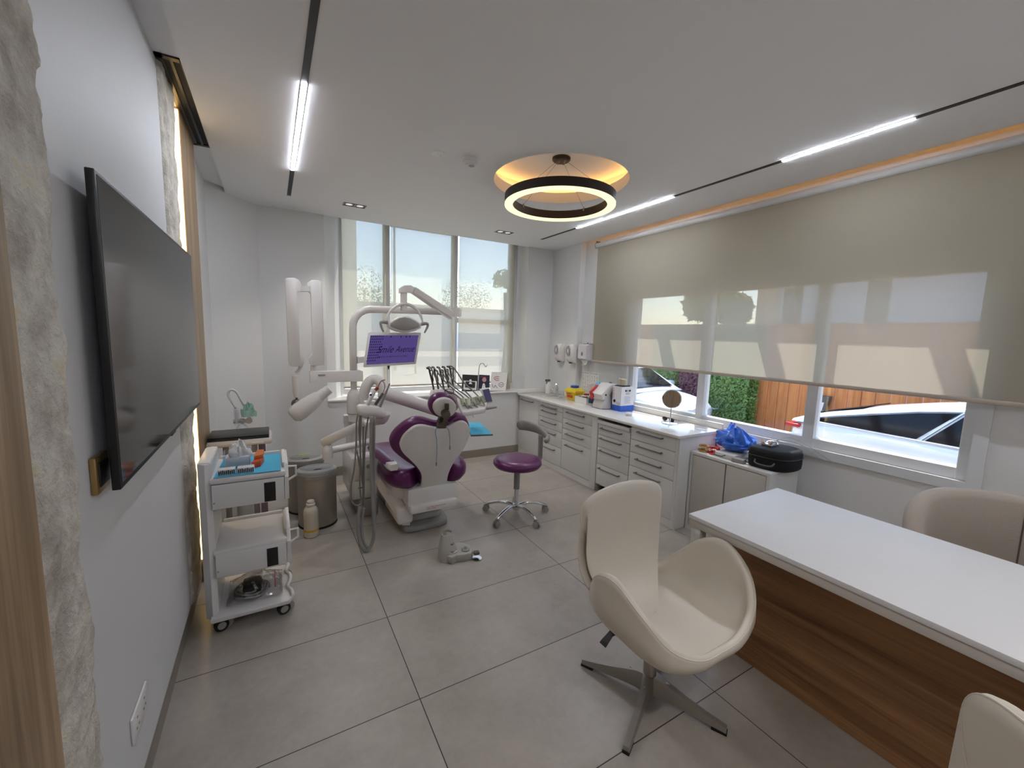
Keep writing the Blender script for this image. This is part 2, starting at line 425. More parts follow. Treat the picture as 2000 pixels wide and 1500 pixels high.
solo('led_strip', MB().box(3.325, 3.345, YF, 4.15, 2.862, 2.872), led_cove, 'amber light strip hidden in the ceiling slot above the big window blind', 'light strip', smooth=0)
solo('led_strip', MB().tube([(HC.x+.555*math.cos(2*PI*i/64), HC.y+.555*math.sin(2*PI*i/64), 2.853) for i in range(64)], .006, 6, True), emat('dome_led', (255, 186, 104), 5), 'amber light strip hidden in the round ceiling recess', 'light strip')
# ---- back window (bay) : aluminium frame with three lights
glass = clearmat('window_glass', refl=.05)
def frame_x(mb, xs, z0, z1, y0, y1, w, m_w):
    for i, x in enumerate(xs): mb.box(x-(m_w if 0 < i < len(xs)-1 else w)/2, x+(m_w if 0 < i < len(xs)-1 else w)/2, y0, y1, z0, z1, b=.004)
    mb.box(xs[0], xs[-1], y0+.002, y1-.002, z0, z0+w, b=.004); mb.box(xs[0], xs[-1], y0+.002, y1-.002, z1-w, z1, b=.004)
w1 = MB(); frame_x(w1, [.69, 1.21, 2.07, 2.90], .86, 2.95, 5.10, 5.16, .06, .075)
w1.box(2.07, 2.90, 5.105, 5.155, 1.74, 1.80); w1.box(1.245, 2.035, 5.105, 5.155, 2.83, 2.87)
o = struct('window_1', w1, alu_white, smooth=0)
for a, b in ((.715, 1.17), (1.25, 2.03), (2.11, 2.87)): obj('pane', MB().box(a, b, 5.128, 5.132, .92, 2.89), glass, o, smooth=0)
# ---- big side window
w2 = MB()
ys = [WY0, 1.535, 2.465, WY1]
for i, y in enumerate(ys):
    w = .075 if i in (1, 2) else .06
    w2.box(3.49, 3.57, y-(w/2 if 0 < i < 3 else (0 if i == 0 else w)), y+(w/2 if 0 < i < 3 else (w if i == 0 else 0)), WZ0, WZ1, b=.004)
w2.box(3.492, 3.568, WY0, WY1, WZ0, WZ0+.07, b=.004); w2.box(3.492, 3.568, WY0, WY1, WZ1-.06, WZ1, b=.004)
w2.box(3.50, 3.53, 1.50, 1.575, WZ0+.03, WZ1-.03, b=.003)
o = struct('window_2', w2, alu_white, smooth=0)
for a, b in ((.735, 1.50), (1.57, 2.43), (2.50, 3.325)): obj('pane', MB().box(3.528, 3.532, a, b, WZ0+.06, WZ1-.05), glass, o, smooth=0)
t = .062
mb = MB(); y0, y1, z0, z1 = WY0+.004, WY1-.004, WZ0+.004, WZ1-.004
for q in ([(y0, z0), (y0, z1), (y0-t, z1+t), (y0-t, z0-t)], [(y1, z0), (y1, z1), (y1+t, z1+t), (y1+t, z0-t)], [(y0, z0), (y1, z0), (y1+t, z0-t), (y0-t, z0-t)], [(y0, z1), (y1, z1), (y1+t, z1+t), (y0-t, z1+t)]):
    mb.prism([(XR, a, b) for a, b in q], (-.012, 0, 0))
struct('trim_2', mb, alu_white, smooth=0)
# ================================================================ LIGHT
w = bpy.data.worlds.new('world'); sc.world = w; w.use_nodes = True
nt = w.node_tree; nt.nodes.clear()
sky = N(nt, 'ShaderNodeTexSky'); sky.sky_type = 'NISHITA'; sky.sun_disc = False
SUN = V((.46, .34, 1.0)).normalized()
sky.sun_elevation = math.asin(SUN.z); sky.sun_rotation = math.atan2(SUN.x, SUN.y); sky.dust_density = .8; sky.air_density = 1.2; sky.ozone_density = 2
bg = N(nt, 'ShaderNodeBackground', Strength=.275); wo = N(nt, 'ShaderNodeOutputWorld')
nt.links.new(sky.outputs[0], bg.inputs['Color']); nt.links.new(bg.outputs[0], wo.inputs['Surface'])
sl = bpy.data.lights.new('sun', 'SUN'); sl.energy = 4.6; sl.angle = R(.6); sl.color = (1, .95, .87)
so = bpy.data.objects.new('sun', sl); col.objects.link(so); so.rotation_euler = SUN.to_track_quat('Z', 'Y').to_euler(); so.location = (6, 6, 9)
# ---- linear track lights let into the ceiling
bar_lit = emat('light_bar_lit', (236, 242, 255), 50)
def track(label, x, y0, y1, bars, wdt=.030):
    t = thing('track_light', label, 'ceiling light', (x, (y0+y1)/2, ZC), 'linear ceiling lights')
    obj('rail', MB().box(x-wdt/2, x+wdt/2, y0, y1, ZC-.003, ZC+.02), plastic_k, t, smooth=0)
    for a, b in bars: obj('light_bar', MB().box(x-.0125, x+.0125, a, b, ZC-.006, ZC+.01, b=.002), bar_lit, t, smooth=0, label='lit white light bar')
    obj('end_cap', MB().box(x-.014, x+.014, y1-.035, y1-.006, ZC-.0045, ZC), gunmetal, t, smooth=0)
track('short black track light in the ceiling above the television side, with a lit bar', .176, YF, 4.30, [(2.337, 3.603), (-1.15, .15)])  # last bar is added out of view to brighten the near end
track('long black track light in the ceiling along the big window, with lit bars', 2.872, YF, 4.336, [(2.421, 3.662), (.946, 1.582), (-1.15, .05)])  # here too the last bar is an unseen addition for near light
# ---- ring pendant
zr = 2.585; RR = .418
p = thing('ring_pendant', 'black ring pendant lamp with glowing cream underside below the round recess', 'pendant lamp', (HC.x, HC.y, 2.93))
def ring(r0, r1, z0, z1, n=96):
    mb = MB(); rr = []
    for r, z in ((r0, z0), (r1, z0), (r1, z1), (r0, z1)):
        rr.append([V((HC.x+r*math.cos(2*PI*i/n), HC.y+r*math.sin(2*PI*i/n), z)) for i in range(n)])
    return mb.rings(rr, loop=True)
dark_br = mat('dark_bronze', (38, 29, 25), .45, .3, var=.03)
obj('ring_housing', ring(RR-.064, RR, zr+.006, zr+.068), dark_br, p)
obj('diffuser', ring(RR-.062, RR-.001, zr-.004, zr+.006), emat('ring_lit', (255, 240, 188), .66), p, label='glowing cream ring diffuser')
obj('canopy', MB().lathe([(0.001, 2.93), (.068, 2.93), (.068, 2.915), (.06, 2.908), (.001, 2.908)], (HC.x, HC.y, 0), n=40), dark_br, p)
for k in range(4):
    a = R(20+90*k); e = V((HC.x+(RR-.066)*math.cos(a), HC.y+(RR-.066)*math.sin(a), zr+.07)); s_ = V((HC.x+.03*math.cos(a), HC.y+.03*math.sin(a), 2.91))
    obj('wire', MB().cyl(s_, e, .0013, n=6).cyl(e+V((0, 0, -.02)), e+V((0, 0, .008)), .006, n=10).cyl(s_+V((0, 0, -.018)), s_, .008, n=10), gunmetal, p)
# ---- recessed twin downlights
lamp_in = emat('downlight_lens', (255, 246, 235), .32)
def downlight(x, y, label):
    d = thing('downlight', label, 'downlight', (x, y, ZC), 'recessed twin downlights')
    mb = MB(); L, Wd, s = .198, .102, .007
    mb.box(x-L/2, x+L/2, y-Wd/2, y-Wd/2+s, ZC-.004, ZC+.0); mb.box(x-L/2, x+L/2, y+Wd/2-s, y+Wd/2, ZC-.004, ZC)
    mb.box(x-L/2, x-L/2+s, y-Wd/2, y+Wd/2, ZC-.004, ZC); mb.box(x+L/2-s, x+L/2, y-Wd/2, y+Wd/2, ZC-.004, ZC); mb.box(x-.006, x+.006, y-Wd/2, y+Wd/2, ZC-.004, ZC)
    obj('frame', mb, gunmetal, d, smooth=0)
    obj('housing', MB().box(x-L/2+.004, x+L/2-.004, y-Wd/2+.004, y+Wd/2-.004, ZC-.0015, ZC+.001), plastic_k, d, smooth=0)
    for sgn in (-1, 1):
        ld = bpy.data.lights.new('downlight_spot', 'SPOT'); ld.energy = 11; ld.spot_size = R(104); ld.spot_blend = .7; ld.color = (1, .93, .85); ld.shadow_soft_size = .03
        lo_ = bpy.data.objects.new('downlight_spot', ld); col.objects.link(lo_); lo_.location = (x+sgn*.048, y, ZC-.008)
        obj('lamp', MB().lathe([(.001, ZC-.0028), (.022, ZC-.0028), (.03, ZC-.0018), (.033, ZC-.001)], (x+sgn*.048, y, 0), n=24, sx=1), [lamp_in], d)
downlight(.715, 4.252, 'twin recessed downlight in the ceiling near the tall back window, left one')
downlight(2.335, 4.30, 'twin recessed downlight in the ceiling beyond the ring lamp')
downlight(.72, -.55, 'added twin downlight behind the viewpoint for near fill, television side')  # this and the next are added, unseen fill for the near half
downlight(2.33, -.55, 'added twin downlight behind the viewpoint for near fill, window side')
# ---- smoke detector, ceiling speaker disc
s = thing('smoke_detector', 'white smoke detector on the ceiling left of the ring lamp', 'smoke detector', (1.19, 2.69, ZC))
obj('base', MB().lathe([(.001, ZC), (.052, ZC), (.052, ZC-.016), (.048, ZC-.02), (.001, ZC-.02)], (1.19, 2.69, 0)), plastic_w, s)
obj('sensor', MB().lathe([(.001, ZC-.046), (.034, ZC-.046), (.042, ZC-.038), (.044, ZC-.02), (.001, ZC-.02)], (1.19, 2.69, 0)), plastic_w, s)
obj('lens', MB().lathe([(.001, ZC-.0475), (.02, ZC-.0475), (.02, ZC-.046)], (1.195, 2.68, 0)), plastic_g, s)
solo('ceiling_sensor', MB().lathe([(.001, ZC-.006), (.03, ZC-.007), (.046, ZC-.005), (.05, ZC)], (.985, 2.73, 0)).cyl((.97, 2.72, ZC-.009), (.97, 2.72, ZC-.006), .006, n=8).cyl((1.0, 2.74, ZC-.009), (1.0, 2.74, ZC-.006), .006, n=8), plastic_w, 'flat round white cover plate on the ceiling beside the smoke detector', 'cover plate')
# ---- slot air vent over the panelled wall
v = thing('air_vent', 'black slot air vent in the ceiling strip above the wall panels', 'air vent', (-.36, 3.0, 2.80))
bronze = mat('vent_metal', (62, 54, 44), .35, .7)
mb = MB(); a0, a1, b0, b1 = -.408, -.307, 2.53, 3.60
mb.box(a0, a1, b0, b0+.03, 2.792, 2.80); mb.box(a0, a1, b1-.03, b1, 2.792, 2.80); mb.box(a0, a0+.028, b0, b1, 2.792, 2.80); mb.box(a1-.012, a1, b0, b1, 2.792, 2.80)
obj('frame', mb, bronze, v, smooth=0)
obj('duct', MB().box(a0+.02, a1-.005, b0+.02, b1-.02, 2.7985, 2.7995), rubber_k, v, smooth=0)
for x in (-.352,): obj('slat', MB().box(x-.006, x+.006, b0+.02, b1-.02, 2.793, 2.7985), plastic_k, v, smooth=0)
# ---- roller blinds
screen = fabricmat('sunscreen_fabric', (190, 182, 168), (222, 219, 204), .36, .56)
def blind(label, group, base, fabric_fn, bar_fn, roll, extra=None):
    b = thing('roller_blind', label, 'roller blind', base, group)
    obj('fabric', fabric_fn, screen, b, smooth=0); obj('bottom_bar', bar_fn, mat('blind_bar', (176, 164, 150), .5), b)
    obj('roller', roll, mat('blind_roller', (190, 188, 184), .5), b)
    if extra: obj('bracket', extra, gunmetal, b)
    return b
BX = 3.39
blind('wide beige roller blind pulled most of the way down the big side window', None, (BX, 2, 2.7), MB().box(BX-.0004, BX+.0004, .05, 3.90, 1.325, 2.69),
      MB().box(BX-.010, BX+.010, .04, 3.91, 1.302, 1.330, b=.006), MB().cyl((BX+.004, .03, 2.685), (BX+.004, 3.925, 2.685), .028),
      MB().cyl((BX+.004, 3.925, 2.685), (BX+.004, 3.931, 2.685), .031).box(BX, BX+.06, 3.932, 3.94, 2.675, 2.74))
for lab, x0, x1 in (('narrow beige roller blind at the left of the tall back window', .705, 1.185), ('middle beige roller blind on the tall back window', 1.235, 2.035), ('beige roller blind at the right of the tall back window', 2.10, 2.925)):
    blind(lab, 'roller blinds of the back window', ((x0+x1)/2, 5.04, 2.9), MB().box(x0, x1, 5.0396, 5.0404, .955, 2.90), MB().box(x0-.003, x1+.003, 5.03, 5.05, .935, .957, b=.004), MB().cyl((x0, 5.045, 2.905), (x1, 5.045, 2.905), .024))
# ================================================================ OUTSIDE
GZ = -.45
paving = mat('paving', (176, 170, 160), .85, var=.06, scale=3)
struct('ground', MB().box(-30, 40, -20, 60, GZ-.1, GZ), paving, smooth=0)
pg = thing('pergola', 'timber pergola beams over the side window', 'pergola', (4.4, 2.8, GZ)); pgm = mat('pergola_timber', (120, 96, 74), .7)
for y in (.25, 1.26, 2.27, 3.28, 4.29, 5.3): obj('beam', MB().box(3.66, 5.2, y-.055, y+.055, 2.80, 2.92), pgm, pg, smooth=0)
for y in (.25, 5.3): obj('post', MB().box(5.1, 5.2, y-.05, y+.05, GZ, 2.80), pgm, pg, smooth=0)
FX = 9.0
fence_wood = woodmat('fence_wood', (176, 104, 54), (214, 142, 84), 2, .5, .7)
f = thing('garden_fence', 'orange vertical board fence outside the big side window', 'fence', (FX, 3, GZ))
random.seed(3)
mb = MB(); y = -4.0
while y < 14: mb.box(FX+.02, FX+.05, y, y+.188, GZ, 1.96, b=.004); y += .20
obj('boards', mb, fence_wood, f, smooth=0)
obj('rail', MB().box(FX+.05, FX+.10, -4, 14, 1.5, 1.6).box(FX+.05, FX+.10, -4, 14, -.1, 0), fence_wood, f, smooth=0)
obj('capping', MB().box(FX-.02, FX+.06, -4, 14, 1.96, 1.99), fence_wood, f, smooth=0)
lp = thing('wall_lamp', 'dark tapered wall lamp on the orange fence', 'wall lamp', (FX-.04, 3.74, .55))
obj('housing', MB().prism([(FX-.12, 3.62, .64), (FX-.12, 3.88, .64), (FX-.12, 3.84, .34), (FX-.12, 3.67, .34)], (.119, 0, 0)), plastic_dg, lp, smooth=0)
obj('shade', MB().prism([(FX-.125, 3.69, .52), (FX-.125, 3.81, .52), (FX-.125, 3.78, .34), (FX-.125, 3.72, .34)], (.005, 0, 0)), plastic_w, lp, smooth=0)
def leafy(name, n, fn, m, size):
    mb = MB(); bm = mb.bm
    for i in range(n):
        c, nn = fn()
        u = V((random.gauss(0, 1), random.gauss(0, 1), random.gauss(0, 1))); u = (u - nn*u.dot(nn)*.6).normalized(); w = u.cross(nn+V((.01, .02, .3))).normalized()
        s = size*random.uniform(.6, 1.3)
        mb.face([bm.verts.new(c+u*s), bm.verts.new(c+w*s*.5), bm.verts.new(c-u*s), bm.verts.new(c-w*s*.5)])
    return mb
leafg = mat('hedge_leaf', (52, 92, 38), .5, scale=5, c2=(118, 150, 70)); leafp = mat('purple_leaf', (86, 36, 62), .5, scale=4, c2=(120, 70, 80))
HX = FX-.35
def hedge_pt(y0, y1):
    def fn():
        r = random.random()
        if r < .75: return V((HX+random.uniform(-.05, .08), random.uniform(y0+.03, y1-.03), random.uniform(GZ, 1.92))), V((-1, random.uniform(-.4, .4), random.uniform(0, .6))).normalized()
        if r < .9: return V((random.uniform(HX, HX+.27), random.uniform(y0, y1), 1.90+random.uniform(-.05, .05))), V((0, 0, 1))
        return V((random.uniform(HX, HX+.27), y0+random.uniform(-.04, .04), random.uniform(GZ, 1.92))), V((0, -1, .2)).normalized()
    return fn
def hedge(lab, y0, y1, m, n):
    h = thing('hedge', lab, 'hedge', (HX+.1, (y0+y1)/2, GZ))
    obj('branches', MB().box(HX+.08, HX+.30, y0+.06, y1-.06, GZ, 1.85), mat('hedge_core', (30, 44, 22), .9), h, smooth=0)
    o = obj('foliage', leafy('foliage', n, hedge_pt(y0, y1), m, .042), m, h, smooth=0, recalc=False); o['kind'] = 'stuff'
hedge('green clipped hedge before the orange fence, right of the purple shrub', 4.95, 6.08, leafg, 15000)
hedge('purple-leaved shrub in the middle of the hedge outside', 6.15, 6.72, leafp, 6000)
hedge('green hedge left of the purple shrub outside', 6.79, 7.62, leafg, 11000)
# neighbouring house, posts, trees and poles beyond the fence
h = thing('neighbour_house', 'pale rendered house beyond the fence, seen through the blind', 'house', (17, 4, GZ))
render_w = mat('pale_render', (196, 202, 214), .8)
obj('wall', MB().box(15, 22, -6, 7.95, GZ, 7.5), render_w, h, smooth=0)
obj('stone_quoin', MB().box(14.9, 15, 7.9, 8.6, GZ, 7.0), mat('quoin_stone', (196, 176, 146), .8, var=.12, scale=3), h, smooth=0)
obj('ledge', MB().box(14.85, 15, -6, 2.0, 2.9, 3.0), mat('ledge_grey', (176, 178, 184), .7), h, smooth=0)
for y in (4.68, 3.27): solo('fence_post', MB().box(FX+.3, FX+.5, y-.14, y+.14, GZ, 3.4, b=.01).box(FX+.26, FX+.54, y-.18, y+.18, 3.4, 3.48), mat('post_stone', (112, 104, 94), .8, var=.06), ('square stone post beyond the fence, nearer the hedge' if y > 4 else 'square stone post beyond the fence, right one above the parked car'), 'post', 'posts beyond the fence', smooth=0)
leaft = mat('tree_leaf', (70, 104, 52), .6, scale=2, c2=(134, 156, 96))
def tree(lab, x, y, H, r, n, nm='tree'):
    t = thing(nm, lab, 'tree', (x, y, GZ))
    obj('trunk', MB().tube([(x, y, GZ), (x+.1, y, GZ+H*.3), (x, y+.1, GZ+H*.6)], lambda k: .16-.08*k, 8), mat('bark', (92, 76, 60), .9), t)
    cs = [(V((x, y, GZ+H*.7))+V((random.gauss(0, .5), random.gauss(0, .5), random.gauss(0, .4)))*r, r*random.uniform(.45, .75)) for _ in range(9)]
    def fn():
        c, q = random.choice(cs); d = V((random.gauss(0, 1), random.gauss(0, 1), random.gauss(0, 1))).normalized()
        return c+d*q*random.uniform(.7, 1.05), d
    o = obj('foliage', leafy('f', n, fn, leaft, .16), leaft, t, smooth=0, recalc=False); o['kind'] = 'stuff'
tree('leafy green tree beyond the fence, beside the stone quoin', 12.4, 8.35, 4.6, .75, 6000)
tree('pale green tree behind the hedge, seen through the blind', 14.5, 11.0, 2.3, .75, 4000)
tree('small street tree outside the right end of the back window', 9.42, 17.0, 6.6, .5, 200)
for i, (x, y) in enumerate(((-4, 66), (12, 66), (28, 66), (44, 66), (60, 66))):
    tree(['distant rounded tree at far left beyond the back window', 'distant tree left of the low white building', 'distant tree behind the low white building', 'distant tree right of the low white building', 'far tree at the right beyond the road'][i], x, y, 9.5, 4.0, 1600)
b = thing('low_building', 'long low white building across the road behind the back window', 'building', (15, 48, GZ))
obj('wall', MB().box(2, 26, 46, 50, GZ, 4.2), render_w, b, smooth=0); obj('roof', MB().box(1.6, 26.4, 45.6, 50.4, 4.2, 4.6), mat('roof_grey', (150, 150, 152), .8), b, smooth=0)
b = thing('corner_villa', 'cream villa wall close outside the narrow left light of the back window', 'house', (-2, 14, GZ))
obj('wall', MB().box(-9, 2.05, 12, 18, GZ, 9), mat('cream_render', (222, 214, 192), .8), b, smooth=0); obj('parapet', MB().box(-9, 2.15, 11.9, 18, 9, 9.4), render_w, b, smooth=0)
solo('road', MB().box(-30, 40, 24, 34, GZ, GZ+.01), mat('asphalt', (120, 120, 122), .9), 'grey asphalt road crossing behind the back window', 'road', smooth=0)
s = thing('street_sign', 'round street sign on a thin post outside the middle back window', 'street sign', (6.1, 20, GZ))
obj('post', MB().cyl((6.1, 20, GZ), (6.1, 20, 1.2), .05, n=10), gunmetal, s); obj('plate', MB().cyl((6.1, 19.94, 1.2), (6.1, 19.97, 1.2), .36, n=28), plastic_g, s)
s = thing('street_light', 'tall street light with a slanting arm outside the middle back window', 'street light', (4.2, 22, GZ))
obj('pole', MB().cyl((5.6, 22, GZ), (5.6, 22, 7.0), .09, .05, n=10), plastic_g, s); obj('lamp_arm', MB().box(5.5, 7.4, 21.95, 22.05, 7.0, 7.12, mtx=M.Translation((5.5, 22, 7.0)) @ M.Rotation(R(-20), 4, 'Y') @ M.Translation((-5.5, -22, -7.0))), plastic_g, s, smooth=0)
# ================================================================ CABINETS along the window wall
FXc = 2.90
gap_k = mat('cabinet_gap', (70, 68, 66), .8)
def handle(parent, y0, y1, z, x=FXc):
    mb = MB().box(x-.034, x-.024, y0, y1, z-.006, z+.006, b=.003)
    for y in (y0+.012, y1-.012): mb.box(x-.028, x, y-.007, y+.007, z-.006, z+.006, b=.002)
    return obj('handle', mb, gunmetal, parent, label='grey metal bar handle')
def drawers(root, y0, y1, zs, hz, hy, x=FXc):
    for i in range(len(zs)-1):
        d = obj('drawer', MB().box(x, x+.018, y0+.002, y1-.002, zs[i+1]+.002, zs[i]-.002, b=.002), lacquer, root, smooth=30)
        handle(d, hy[0], hy[1], hz[i], x)
def carcass(root, y0, y1, z0, z1, x=FXc+.02, xb=3.37):
    obj('carcass', MB().box(x, xb, y0+.0005, y1-.0005, z0, z1), lacquer, root, smooth=0)
G = 'white drawer units under the worktop'
c = thing('tall_cabinet', 'white cupboard with one full-height door in the back corner under the worktop', 'cabinet', (3.15, 4.54, 0))
carcass(c, 4.293, 4.785, 0, .793); dd = obj('door', MB().box(FXc, FXc+.018, 4.295, 4.775, .072, .79, b=.002), lacquer, c, smooth=30); handle(dd, 4.42, 4.72, .748)
obj('plinth', MB().box(FXc+.004, FXc+.019, 4.293, 4.775, 0, .068), lacquer, c, smooth=0)
c = thing('drawer_cabinet', 'white five-drawer unit with a shallow top drawer, next to the tall cupboard', 'cabinet', (3.15, 4.04, 0), G)
carcass(c, 3.797, 4.292, 0, .793); drawers(c, 3.797, 4.292, [.79, .722, .602, .48, .292, .07], [.746, .685, .558, .434, .245], (3.91, 4.215))
obj('plinth', MB().box(FXc+.004, FXc+.019, 3.797, 4.292, 0, .068), lacquer, c, smooth=0)
c = thing('drawer_cabinet', 'white four-drawer unit with a deep bottom drawer, left of the wheeled drawer unit', 'cabinet', (3.15, 3.54, 0), G)
carcass(c, 3.195, 3.795, 0, .793); drawers(c, 3.284, 3.795, [.79, .668, .545, .418, .072], [.748, .623, .497, .367], (3.405, 3.71))
obj('end_panel', MB().box(FXc-.002, FXc+.02, 3.195, 3.283, 0, .793, b=.002), lacquer, c, smooth=30); obj('plinth', MB().box(FXc+.004, FXc+.019, 3.284, 3.795, 0, .068), lacquer, c, smooth=0)
c = thing('mobile_drawer_unit', 'white wheeled drawer unit with an open tray on top, between the fixed units', 'cabinet', (3.15, 2.98, 0), G)
obj('carcass', MB().box(FXc+.02, 3.36, 2.742, 3.186, .082, .725), lacquer, c, smooth=0)
drawers(c, 2.742, 3.186, [.725, .609, .48, .301, .084], [.685, .58, .453, .264], (2.84, 3.14))
obj('tray', MB().box(FXc-.015, 3.34, 2.742, 2.762, .725, .765, b=.004).box(FXc-.015, 3.34, 3.166, 3.186, .725, .765, b=.004).box(FXc-.02, FXc+.004, 2.742, 3.186, .727, .764, b=.006).box(FXc, 3.34, 2.745, 3.183, .724, .732), plastic_w, c)
for x in (2.96, 3.28):
    for y in (2.79, 3.14):
        k = obj('caster', MB().cyl((x, y-.012, .036), (x, y+.012, .036), .036, n=20), plastic_k, c)
        obj('bracket', MB().box(x-.022, x+.022, y-.018, y+.018, .06, .083, b=.004), plastic_w, k)
c = thing('drawer_cabinet', 'white four-drawer unit with a side panel down to the floor at the worktop end', 'cabinet', (3.15, 2.46, 0), G)
carcass(c, 2.205, 2.737, 0, .793); drawers(c, 2.232, 2.737, [.79, .667, .545, .414, .07], [.754, .625, .497, .367], (2.357, 2.648))
obj('end_panel', MB().box(FXc-.002, 3.37, 2.19, 2.204, 0, .793, b=.002).box(FXc-.002, FXc+.02, 2.205, 2.231, 0, .793), lacquer, c, smooth=30); obj('plinth', MB().box(FXc+.004, FXc+.019, 2.232, 2.737, 0, .068), lacquer, c, smooth=0)
wt = thing('worktop', 'long glossy white worktop with upstand over the drawer units', 'worktop', (3.16, 3.5, .80))
obj('slab', MB().box(2.862, 3.376, 2.178, 4.768, .796, .82, b=.003).box(3.37, 3.455, 2.178, 4.195, .796, .82), quartz, wt, smooth=30)
obj('upstand', MB().box(3.428, 3.455, 2.178, 4.195, .82, .875, b=.003).box(3.355, 3.378, 4.2, 4.768, .82, .875, b=.003).box(2.862, 3.355, 4.765, 4.785, .82, .875, b=.003), quartz, wt, smooth=30)
c = thing('low_cupboard', 'low white two-door cupboard under the big window beside the worktop', 'cabinet', (3.22, 1.86, 0))
x0, y0, y1 = 3.03, 1.535, 2.182
obj('carcass', MB().box(x0, 3.42, y0, y1, .655, .68, b=.002).box(x0, 3.42, y0, y0+.022, 0, .656).box(x0, 3.42, y1-.022, y1, 0, .656).box(x0+.021, 3.418, y0+.023, y1-.023, .002, .654).box(x0+.004, x0+.02, y0+.0225, y1-.0225, .001, .05), lacquer, c, smooth=30)
for a, b in ((y0+.026, 1.862), (1.872, y1-.026)): obj('door', MB().box(x0+.002, x0+.019, a, b, .054, .65, b=.002), mat('door_warm_white', (196, 190, 182), .4, var=.01), c, smooth=30)
# ================================================================ DESK
wood_h = woodmat('wood_desk', (112, 76, 48), (172, 126, 84), 1, .75, .4)
dk = thing('desk', 'white-topped desk with a brown wood-grain front panel at the right', 'desk', (2.16, .3, 0))
dx0, dx1, dy1, dy0 = 1.765, 2.568, 1.255, -.75
obj('desk_top', MB().box(dx0, dx1, dy0, dy1, .729, .75, b=.0015), mat('desk_white', (214, 214, 215), .45, var=.008), dk, smooth=30)
obj('top_frame', MB().box(dx0+.006, dx1-.006, dy0, dy1-.006, .690, .727, b=.0015), mat('desk_edge', (196, 190, 182), .5, var=.01), dk, smooth=30)
obj('modesty_panel', MB().box(2.02, 2.04, dy0, 1.19, .002, .690), wood_h, dk, smooth=0)
for x in (dx0+.012, dx1-.062):
    for y in (dy1-.062, dy0+.01): obj('leg', MB().box(x, x+.05, y, y+.05, 0, .690, b=.002), lacquer, dk, smooth=30)
obj('side_rail', MB().box(dx0+.06, dx1-.06, dy1-.055, dy1-.02, .04, .08, b=.002), lacquer, dk, smooth=30)
# ================================================================ SWAN CHAIRS
HALF = [(.285, 0, .44), (.29, .12, .46), (.265, .235, .525), (.20, .295, .62), (.09, .312, .692), (-.01, .298, .662), (-.09, .25, .57), (-.15, .195, .49), (-.18, .145, .462), (-.20, .134, .52), (-.205, .168, .64), (-.20, .228, .765), (-.196, .232, .848), (-.20, .165, .898), (-.208, 0, .918)]
RIM = catmull(HALF+[(x, -y, z) for x, y, z in reversed(HALF[1:-1])], 6, True)
def swan_surface(th, t, off=0):
    k = (th % 360)/360*len(RIM); i = int(k) % len(RIM); p = RIM[i].lerp(RIM[(i+1) % len(RIM)], k-int(k))
    c0 = V((.035, 0, .412))
    f = math.sin(min(1, t*1.22)*PI/2)**.9; g = (1-math.cos(t*PI/2))**1.25
    return V((c0.x+(p.x-c0.x)*f, p.y*f, c0.z+(p.z-c0.z)*g))
def swan_mesh():
    mb = MB(); nu, nt_ = 168, 24; th_ = .038
    top = [[swan_surface(360*i/nu, .06+.94*j/nt_) for i in range(nu)] for j in range(nt_+1)]
    def nrm(j, i):
        a = top[j][(i+1) % nu]-top[j][i-1]; b = top[min(j+1, nt_)][i]-top[max(j-1, 0)][i]
        n = a.cross(b); n.normalize(); return n if n.z > 0 or j > nt_*.6 else -n
    bot = []
    for j in range(nt_+1):
        row = []
        for i in range(nu):
            n = nrm(j, i)
            d = V((top[j][i].x-.035, top[j][i].y, 0)); d.normalize()
            k = th_*(1.25-.35*j/nt_)
            o = (d*1.0+V((0, 0, -1))*1.0) if True else n
            s = (top[min(j+1, nt_)][i]-top[max(j-1, 0)][i]).normalized()   # outward slope of the section
            dn = V((0, 0, 1)); out = (d*s.z - dn*math.hypot(s.x, s.y)); out.normalize()
            row.append(top[j][i]+out*k)
        bot.append(row)
    edge = []
    for q in (.35, .65):
        row = []
        for i in range(nu):
            p = top[nt_][i]; b = bot[nt_][i]; s = (top[nt_][i]-top[nt_-1][i]).normalized()
            row.append(p.lerp(b, q)+s*.012)
        edge.append(row)
    rows = top+edge+list(reversed(bot))
    return mb.rings(rows, True, True)
